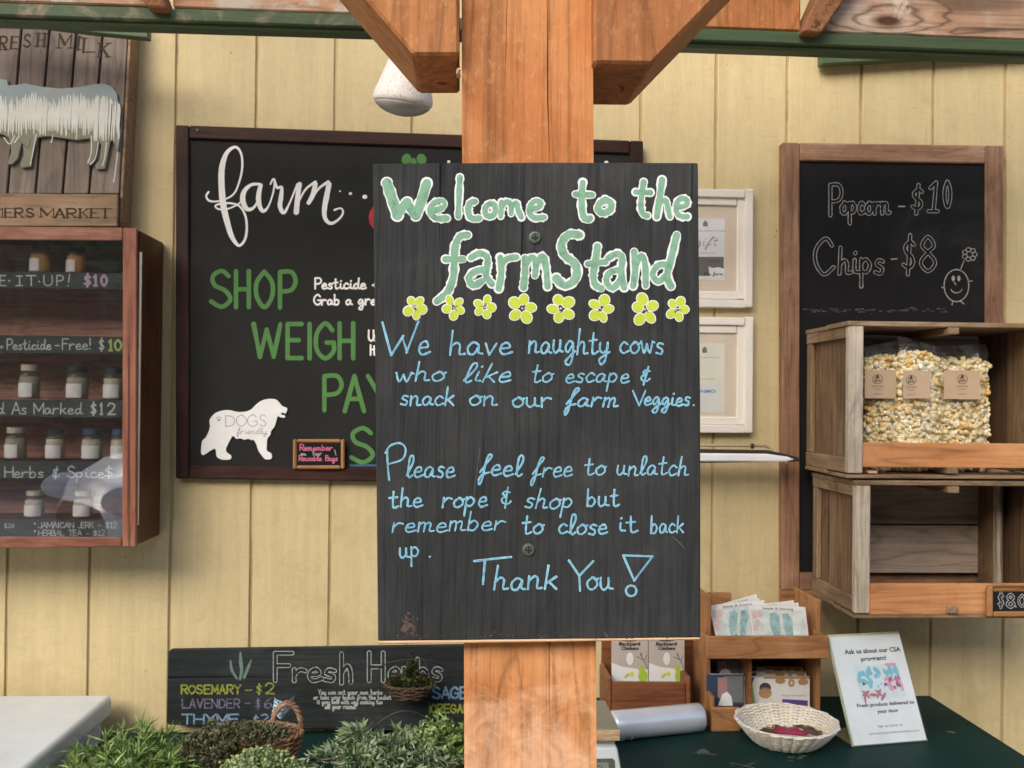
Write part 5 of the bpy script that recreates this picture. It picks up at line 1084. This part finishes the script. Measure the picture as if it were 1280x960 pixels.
nut = lambda: [(m_paper, [('p', [(0, 0), (1, 0), (1, 1), (0, 1)], .3)]), (m_greenp, [('p', [(0, .1), (.12, .05), (.18, 1), (.02, 1)], .8)]), (m_dgrey, [('d', .32, .33, .09, .16, .8), ('p', [(.02, .0), (.16, .02), (.1, .3)], .9)]), (m_brownp, [('d', .32, .48, .10, .16, 1.1), ('d', .55, .12, .08, .09, .8), ('d', .72, .18, .05, .12, .8), ('d', .9, .15, .08, .1, .8), ('p', [(.3, 0), (1, 0), (1, .06), (.3, .06)], .7)]), (m_mat, [('d', .72, .18, .02, .05, 1.5)]), (m_purple, [('p', [(.58, .66), (.97, .70), (.97, .9), (.58, .86)], .8)]), (m_gray, [('t', 'TRAIL MIX SNACK', .56, .95, .58, .05, .9), ('t', 'FARM', .26, .38, .40, .10, 1.5)])]
packet('snack packet at the back of the lower shelf', 935, 1004, 834, 870, 2.31, nut()); packet('snack packet in the middle of the lower shelf stack', 934, 1008, 840, 876, 2.28, nut()); packet('front snack packet with nuts printed and purple band', 930, 1012, 846, 888, 2.25, nut())
# ------------------------------------------------------------------ card rack on the left behind the roll
t = thing('card_rack', (P(812, 860, 2.3).x, 2.3, ZC), 'small stained wooden card holder under the welcome sign', 'rack')
build('front_panel', pxprism([(765, 853), (857, 853.5), (857, 890), (765, 893)], 2.235, 2.247), m_walnut, t, .002)
for x0, x1 in ((758.5, 764.5), (857.5, 863.5)): build('side_panel', pxprism([(x0, 848), (x0+5.8, 846), (x0+5.8, 895), (x0, 895)], 2.237, 2.36), m_walnut, t, .002)
build('back_panel', pxbox(752, 868, 800, 893, 2.365, 2.377), m_walnut, t, .002); build('floor', pxprism([(765, 888), (857, 888), (857, 892), (765, 892)], 2.248, 2.364), m_walnut, t)
m_egg = flat('egg_white', (.70, .70, .66), .5); m_pinkc = flat('pinkish_card', (.46, .40, .35), .7); m_lime = flat('lime_print', (.36, .52, .05), .6); m_yel = flat('yellow_print', (.68, .62, .05), .6)
for i, (x0, x1) in enumerate(((764.5, 810), (811, 855.5))):
    def art(o, s_):
        m = M(); s_.poly(m, [(0, .6), (.3, .68), (1, .74), (1, 1), (0, 1)], .6); build('print', m, m_paper, o)
        m = M(); s_.disc(m, .5, .52, .10, .125, .9); build('print', m, m_egg, o)
        m = M(); s_.disc(m, .86, .86, .13, .13, 1.0); s_.disc(m, .80, .72, .07, .06, 1.1); s_.disc(m, .42, .85, .08, .03, 1.1, -.5); build('print', m, m_lime, o)
        m = M(); s_.disc(m, .55, .82, .055, .05, 1.4); build('print', m, m_yel, o)
        m = M(); s_.stroke(m, [(.78, .42), (.88, .55), (.98, .70)], .018, 1.3)
        for a in ((.80, .4, .84, .5), (.96, .45, .90, .57), (.7, .48, .86, .54)): s_.stroke(m, [(a[0], a[1]), (a[2], a[3])], .015, 1.3)
        build('print', m, flat('twig_print', (.12, .14, .10), .7), o)
        m = M()
        for q, a, b, y_ in (('Keeping', .28, .72, .175), ('Backyard', .2, .78, .26), ('Chickens', .26, .74, .345)): s_.print(m, q, a, b, y_, .068, 1.4, .03)
        build('print', m, m_ink, o)
    booklet(('left', 'right')[i]+' one of two chicken keeping cards with an egg and dark heading', [(x0, 790), (x1, 790), (x1, 854), (x0, 854)], 2.30, art, .004, 'greeting_card', 'card', 'chicken keeping cards')
for o in bpy.data.objects:
    if o.name.startswith('cover') and o.parent and o.parent.name.startswith('greeting_card'): o.data.materials[0] = m_pinkc
# ------------------------------------------------------------------ roll of bags, scale
a, b = PZ(766, 930, ZC), PZ(878, 917, ZC); a.z += .033; b.z += .031; a.y += .02; b.y += .02
t = thing('bag_roll', (a+b)/2, 'shiny roll of clear plastic bags lying on the green counter', 'roll')
d = (b-a).normalized(); m_roll = flat('rolled_plastic', (.66, .69, .72), .26, .35, .6)
m = M(); prof = [(-.002, .022), (0, .0300), (.004, .0325), (.03, .0328), (.06, .0322), (.1, .0327), (.15, .032), (.19, .0324), ((b-a).length-.004, .0322), ((b-a).length, .030), ((b-a).length+.001, .012)]
m.tube([a+d*x for x, r in prof], [r for x, r in prof], 40); build('roll', m, m_roll, t, smooth=True)
m = M(); ax = d; up_ = Vector((0, 0, 1)); sd2 = ax.cross(up_).normalized()
m.grid(lambda u, v: a+d*(-.012+.06*u)+(-sd2 if sd2.y > 0 else sd2)*(-.0)+Vector((0, -1, 0))*(.0335*math.cos(-.2-1.2*v)+.006*v*math.sin(u*14))+up_*(.0335*math.sin(-.2-1.25*v)), 14, 8); build('loose_end', m, film('loose_film', (.9, .92, .94), .1, .3, 1.5), t, smooth=True)
c = PZ(700, 945, ZC); t = thing('counter_scale', (c.x, 1.9, ZC), 'white digital counter scale with wooden platform mostly hidden behind the post', 'scale')
zB = 1.6-.62; xR = P(774, 910, 1.81).x; xR2 = P(758, 876, 1.98).x
build('platform', M().box(xR-.24, xR, 1.81, 1.985, zB-.022, zB), flat('platform_top', (.24, .23, .16), .5), t, .002)
build('platform_edge', M().box(xR-.2405, xR+.0008, 1.807, 1.8095, zB-.021, zB-.0015), m_raw, t, .0005)
build('neck', M().box(xR-.235, xR-.006, 1.815, 1.98, zB-.032, zB-.0225), m_metal, t, .002)
m = M(); y0, y1 = 1.80, 1.99; z1 = zB-.033
m.add([(xR-.25, y0-.03, ZC+.001), (xR+.012, y0-.03, ZC+.001), (xR+.012, y1, ZC+.001), (xR-.25, y1, ZC+.001), (xR-.24, y0+.004, z1), (xR-.004, y0+.004, z1), (xR-.004, y1-.004, z1), (xR-.24, y1-.004, z1)], [(3, 2, 1, 0), (4, 5, 6, 7), (0, 1, 5, 4), (1, 2, 6, 5), (2, 3, 7, 6), (3, 0, 4, 7)])
bo = build('body', m, m_pla, t, .004, seg=3)
nrm = Vector((0, -(z1-ZC), .034)).normalized(); upv = Vector((0, .034, z1-ZC)).normalized(); o = Vector((xR-.15, y0-.0305+.034*.82, ZC+.001+(z1-ZC)*.82))+nrm*.0002
ss = localsheet(o, Vx, -upv, nrm)
m = M(); ss.poly(m, [(0, 0), (136, 0), (140, 4), (140, 46), (0, 46)], 1); build('display_bezel', m, flat('olive_bezel', (.08, .10, .06), .5), t)
m = M(); ss.poly(m, [(8, 7), (128, 7), (128, 34), (8, 34)], 2); build('screen', m, flat('lcd', (.20, .24, .19), .25), t)
m = M(); [ss.rect(m, x, 12, x+1.6, 27, 3) for x in (84, 94, 104, 114)]; [ss.rect(m, x, y, x+8, y+1.6, 3) for x in (84, 94, 104) for y in (12, 19, 26)]; build('digits', m, m_ink, t)
# ------------------------------------------------------------------ oval white basket with snack bars
q = PZ(984, 930, ZC); cb = Vector((q.x, 2.113, ZC+.001))
t = thing('bread_basket', cb, 'shallow white woven basket with fluted side on the green counter', 'basket')
m_wwick = paint('white_wicker', (.76, .70, .58), .14, (.45, .36, .26), .0, 30, .55, .3)
zr = .050; cb.y = 2.113; rx2 = 64.5*2.11/FPX; 
weave(t, 'weave', cb, .060, .058, zr, rx2-.004, .116, 28, 20, .0034, m_wwick, .0027, rim=.0024)
def wrapper(label, cx_, cy_, rot, L_, Wd, mats, name='snack_bar', lift=.016, tilt_=.15, logo='BAR'):
    o = thing(name, (cb.x+cx_, cb.y+cy_, cb.z+lift), label, 'snack bar'); c_, s_ = math.cos(rot), math.sin(rot)
    def fn(u, v):
        x = (u-.5)*L_; y = (v-.5)*Wd; e = math.sin(math.pi*min(1, max(0, (u-.07)/.86))) if .07 < u < .93 else 0; z = .009*(e**.4)*math.sin(math.pi*v)**.6+.0008*math.sin(u*60)*(u < .08 or u > .92)+x*tilt_
        return (cb.x+cx_+x*c_-y*s_, cb.y+cy_+x*s_+y*c_, cb.z+lift+z)
    m = M(); m.grid(fn, 20, 8); m.grid(lambda u, v: Vector(fn(u, v))-Vector((0, 0, .002+.006*math.sin(math.pi*v))), 10, 4); build('wrapper', m, mats[0], o, smooth=True)
    s2_ = Sheet(lambda u, v, h: Vector(fn(u, v))+Vector((0, -.0004, .0009+h*.3)))
    m = M(); s2_.disc(m, .45, .5, .16, .30, 1); build('emblem', m, mats[1], o); m = M(); s2_.disc(m, .82, .5, .07, .2, 1); s2_.disc(m, .45, .5, .07, .15, 2); build('emblem', m, mats[2], o)
m_red = flat('red_wrapper', (.34, .035, .07), .3); m_brw = flat('brown_wrapper', (.09, .05, .035), .3)
wrapper('brown snack bar at the left in the white basket', -.040, -.020, .35, .062, .034, (m_brw, m_brownp, m_paper), lift=.034)
wrapper('crimson snack bar in the middle of the white basket', -.004, -.036, -.10, .074, .036, (m_red, m_gray, m_mat), lift=.037, tilt_=-.05)
wrapper('dark brown snack bar at the right in the white basket', .040, -.020, -.45, .062, .032, (m_brw, m_gray, m_yel), lift=.034, tilt_=-.1)
# ------------------------------------------------------------------ acrylic sign holder
bl = PZ(1067, 934.5, ZC); br = PZ(1160, 927, ZC); wv = (br-bl); Wd = wv.length; ex = wv.normalized(); bk = Vector((-ex.y, ex.x, 0)); bk = bk if bk.y > 0 else -bk
# lean back until the top edge falls at photograph y 790; sideways shear comes from perspective and the lean
best = None
for i in range(60):
    for hh in range(120, 330, 3):
        th = math.radians(i*.8); v = (Vector((0, 0, 1))*math.cos(th)+bk*math.sin(th)); tp = bl+v*hh/1000
        dv = tp-CAM; dep = dv.dot(F); px = 640+FPX*dv.dot(R)/dep; py = 490-FPX*dv.dot(U)/dep
        e = (px-1036)**2+(py-796)**2
        if best is None or e < best[0]: best = (e, th, hh/1000)
print('holder', best, Wd)
th, Hh = best[1], best[2]; upv = Vector((0, 0, 1))*math.cos(th)+bk*math.sin(th); nrm = -(ex.cross(upv)); nrm = nrm if nrm.y < 0 else -nrm
t = thing('sign_holder', (bl+br)/2, 'slanted clear acrylic holder with printed share program sheet at the right end of the counter', 'sign holder')
o = bl+Vector((0, 0, .0015)); m_acr = film('acrylic', (.985, .99, .975), .03, .01, 1.4)
m = M().prism([o, o+ex*Wd, o+ex*Wd+upv*Hh, o+upv*Hh], nrm*.0018); build('front_sheet', m, m_acr, t)
m = M().prism([o+bk*.005, o+ex*Wd+bk*.005, o+ex*Wd+upv*Hh+bk*.005, o+upv*Hh+bk*.005], bk*.002); build('back_sheet', m, flat('acrylic_back', (.50, .50, .36), .3), t)
m = M().prism([o+bk*.0005, o+ex*Wd+bk*.0005, o+ex*Wd+bk*.11, o+bk*.11], Vector((0, 0, .002))); build('foot', m, flat('acrylic_foot', (.16, .17, .09), .15), t)
m = M().prism([o-ex*.0022, o-ex*.0002, o-ex*.0002+upv*Hh, o-ex*.0022+upv*Hh], bk*.006); build('edge', m, flat('acrylic_edge', (.42, .42, .28), .2), t)
m = M().prism([o+bk*.001+upv*.002+ex*.002, o+bk*.001+ex*(Wd-.002)+upv*.002, o+bk*.001+ex*(Wd-.002)+upv*(Hh-.004), o+bk*.001+ex*.002+upv*(Hh-.004)], bk*.001); pap = build('paper', m, flat('holder_paper', (.74, .77, .80), .6), t)
o2 = o+bk*.0006+upv*Hh; s = Sheet(lambda u, v, h: o2+ex*(u*Wd)-upv*(v*Hh)+nrm*(h*.35+.0001))
m = M(); s.print(m, 'Ask us about our CSA', .17, .95, .180, .042, 1, .03); s.print(m, 'program!', .37, .72, .252, .040, 1, .03)
s.print(m, 'Fresh produce delivered to', .17, .95, .665, .032, 1, .03); s.print(m, 'your door', .42, .71, .728, .032, 1, .03); s.print(m, 'Sign up below at:', .38, .72, .85, .018, 1); s.print(m, 'www.downtownfarmstandbox.com', .24, .92, .91, .019, 1); build('print', m, m_ink, t)
random.seed(9); cols = {k: M() for k in 'abcdefg'}
def blob(k, u, v, ru, rv, l): s.disc(cols[k], u, v, ru, rv, l, random.uniform(0, 3), 9)
s.rect(cols['a'], .25, .29, .86, .60, .6)
for _ in range(16): blob('b', random.uniform(.28, .55), random.uniform(.33, .50), random.uniform(.02, .07), random.uniform(.015, .03), 1.0+_*.02)
for _ in range(9): blob('b', random.uniform(.66, .85), random.uniform(.33, .38), .05, .02, 1.0+_*.02)
for _ in range(14): blob('c', random.uniform(.56, .84), random.uniform(.43, .52), random.uniform(.02, .06), random.uniform(.012, .025), 1.5+_*.02)
for _ in range(9): blob('d', random.uniform(.68, .84), random.uniform(.42, .52), .022, .014, 2.0+_*.02)
for _ in range(7): blob('e', random.uniform(.30, .56), random.uniform(.54, .585), .06, .016, 1.5+_*.02)
for _ in range(7): blob('f', random.uniform(.35, .6), random.uniform(.43, .55), .035, .02, 1.9+_*.02)
for _ in range(4): blob('g', random.choice([.33, .62, .35]), random.uniform(.4, .48), .025, .008, 2.4+_*.02)
s.rect(cols['c'], .68, .285, .83, .31, 2.5)
for k, cl in zip('abcdefg', ((.62, .70, .76), (.20, .50, .62), (.68, .30, .46), (.30, .10, .18), (.42, .16, .18), (.60, .72, .84), (.06, .10, .10))): build('printed_photo', cols[k], flat('photo_'+{'a': 'pale', 'b': 'blue', 'c': 'pink', 'd': 'plum', 'e': 'red', 'f': 'sky', 'g': 'dark'}[k], cl, .6), t)
# ------------------------------------------------------------------ parked car (seen mirrored in the cabinet glass), added trees that darken the reflection
cx0, cy0 = -3.3, -5.0
car = thing('parked_car', (cx0+2.2, cy0+.9, 0), 'silver car parked on the gravel facing along the stand', 'car')
def loft(secs, n=None):
    m = M(); k = len(secs[0])
    for s_ in secs: m.v += [tuple(p) for p in s_]
    for i in range(len(secs)-1):
        for j in range(k-1): m.f.append((i*k+j, i*k+j+1, (i+1)*k+j+1, (i+1)*k+j)); m.mi.append(0)
    m.f += [tuple(range(k)), tuple(range(len(secs)*k-1, (len(secs)-1)*k-1, -1))]; m.mi += [0, 0]; return m
def sec(x, hw, zlo, zb, zt): 
    q = [(-hw*.93, zlo), (-hw, zlo+.15), (-hw, zb-.1), (-hw*.95, zb), (-hw*.7, zt), (0, zt+.015), (hw*.7, zt), (hw*.95, zb), (hw, zb-.1), (hw, zlo+.15), (hw*.93, zlo)]
    return [Vector((cx0+x, cy0+.9+a, b*1.28)) for a, b in q]
body = [sec(0, .62, .3, .55, .62), sec(.08, .76, .24, .66, .74), (sec(.35, .84, .22, .78, .86)), sec(.9, .88, .22, .87, .96), sec(1.4, .89, .22, .92, 1.02), sec(2.2, .9, .22, .95, 1.0), sec(3.2, .9, .22, .97, 1.02), sec(3.9, .88, .22, .97, 1.06), sec(4.25, .82, .26, .92, 1.0), sec(4.4, .7, .34, .75, .85)]
silver = flat('silver_car_paint', (.80, .80, .80), .3, .0, .6); build('body', loft(body), silver, car, smooth=True)
def gs(x, hw, z): return [Vector((cx0+x, cy0+.9+a, b*1.28)) for a, b in ((-.86, .96), (-hw, z-.08), (-hw*.85, z), (hw*.85, z), (hw, z-.08), (.86, .96))]
cabg = flat('car_glass', (.02, .025, .03), .06, 0, .7); build('windows', loft([gs(1.35, .80, 1.0), gs(1.95, .66, 1.38), gs(3.3, .64, 1.40), gs(3.95, .72, 1.08)]), cabg, car)
build('roof', M().box(cx0+1.95, cx0+3.3, cy0+.9-.6, cy0+.9+.6, 1.79, 1.83), silver, car, .03, seg=2)
for x in (1.9, 2.6, 3.35): 
    for sg in (-1, 1): build('pillar', M().tube([Vector((cx0+x, cy0+.9+sg*.87, .95*1.28)), Vector((cx0+x+(.15 if x < 2 else -.02), cy0+.9+sg*.655, 1.79))], .035, 6), silver, car)
for x in (.85, 3.5):
    for sg in (-1, 1):
        cc = Vector((cx0+x, cy0+.9+sg*.84, .33)); rt = Matrix.Rotation(math.radians(90), 3, 'X')
        wh = build('wheel', M().lathe(cc, [(.30, -.1), (.33, -.08), (.33, .08), (.30, .1)], 28, tilt=rt), m_black, car, smooth=False); build('rim', M().lathe(cc, [(.2, -.104), (.21, -.1), (.21, .1), (.2, .104)], 20, tilt=rt), m_metal, wh)
for sg in (-1, 1):
    m = M(); cc = Vector((cx0+.10, cy0+.9+sg*.72, .88)); m.lathe(cc, [(.02, -.02), (.15, -.01), (.17, 0), (.15, .03), (.02, .045)], 18, 1.1, .62, Matrix.Rotation(math.radians(90), 3, 'X') if True else None); hl = build('headlight', m, flat('headlight_lens', (.8, .8, .8), .1), car, smooth=True)
    build('indicator', M().lathe(cc+Vector((.20, sg*.12, .0)), [(.005, -.03), (.07, -.02), (.09, 0), (.07, .02), (.005, .03)], 14, 1.2, .5, Matrix.Rotation(math.radians(90), 3, 'X')), flat('amber_lens', (.75, .16, .04), .2), hl, smooth=True)
build('bumper', M().box(cx0-.03, cx0+.06, cy0+.2, cy0+1.6, .3, .42), m_black, car, .02, seg=2)
car.rotation_euler.z = -math.radians(38)
random.seed(77)
mtl = [leafmat('tree_leaf_a', (.035, .06, .02)), leafmat('tree_leaf_b', (.05, .085, .03))]
tr = thing('screen_tree', (-16, -15, 0), 'leafy unseen tree added behind the viewer to darken the cabinet glass reflection', 'tree', 'unseen trees added behind the viewer')  # unseen trees, added to keep bright sky out of the glass reflection
build('trunk', M().tube([(-16, -15, 0), (-16.1, -15, 2), (-15.8, -15.1, 4)], [.28, .2, .12], 10), m_dframe, tr)
m = M()
for k in range(85):
    d = Vector((random.gauss(0, 1), random.gauss(0, 1), random.gauss(0, .8))).normalized()*random.uniform(.3, 1); p = Vector((-16, -15, 3.9))+Vector((d.x*2.9, d.y*2.5, d.z*3.0))
    for j in range(60): m.cur = random.randrange(2); leafblade(m, p+Vector((random.gauss(0, .5), random.gauss(0, .5), random.gauss(0, .45))), (random.gauss(0, 1), random.gauss(0, 1), random.gauss(0, 1)), .5, .35, .3, 1)
build('crown', m, mtl, tr, kind='stuff')
for i in range(1, 11):
    n_ = tr.copy(); COL.objects.link(n_); n_.location = (-16+i*3.2, -15+random.uniform(-2, 2), 0); n_.rotation_euler.z = random.uniform(0, 6); sc_ = random.uniform(.85, 1.2); n_.scale = (sc_, sc_, sc_)
    for ch in list(tr.children): c2 = ch.copy(); COL.objects.link(c2); c2.parent = n_

hg = thing('leaf_screen', (0, -20, 0), 'tall dark unseen foliage added behind the trees to close sky gaps in reflections', 'leaf_screen'); random.seed(5)  # unseen foliage wall, added to fill the sky gaps between the trees
m = M(); m.grid(lambda u, v: (-30+60*u, -20+.5*math.sin(u*90)*math.cos(v*9)+(3 if v > .9 else 0), 9.5*min(v/.9, 1)+.3*math.sin(u*140)*v), 160, 12)
for k in range(6000): m.cur = random.randrange(2); leafblade(m, (random.uniform(-30, 30), -19.4, random.uniform(0, 9.6)), (random.gauss(0, 1), 1, random.gauss(0, 1)), .5, .4, .3, 1)
build('foliage', m, mtl, hg, kind='stuff')
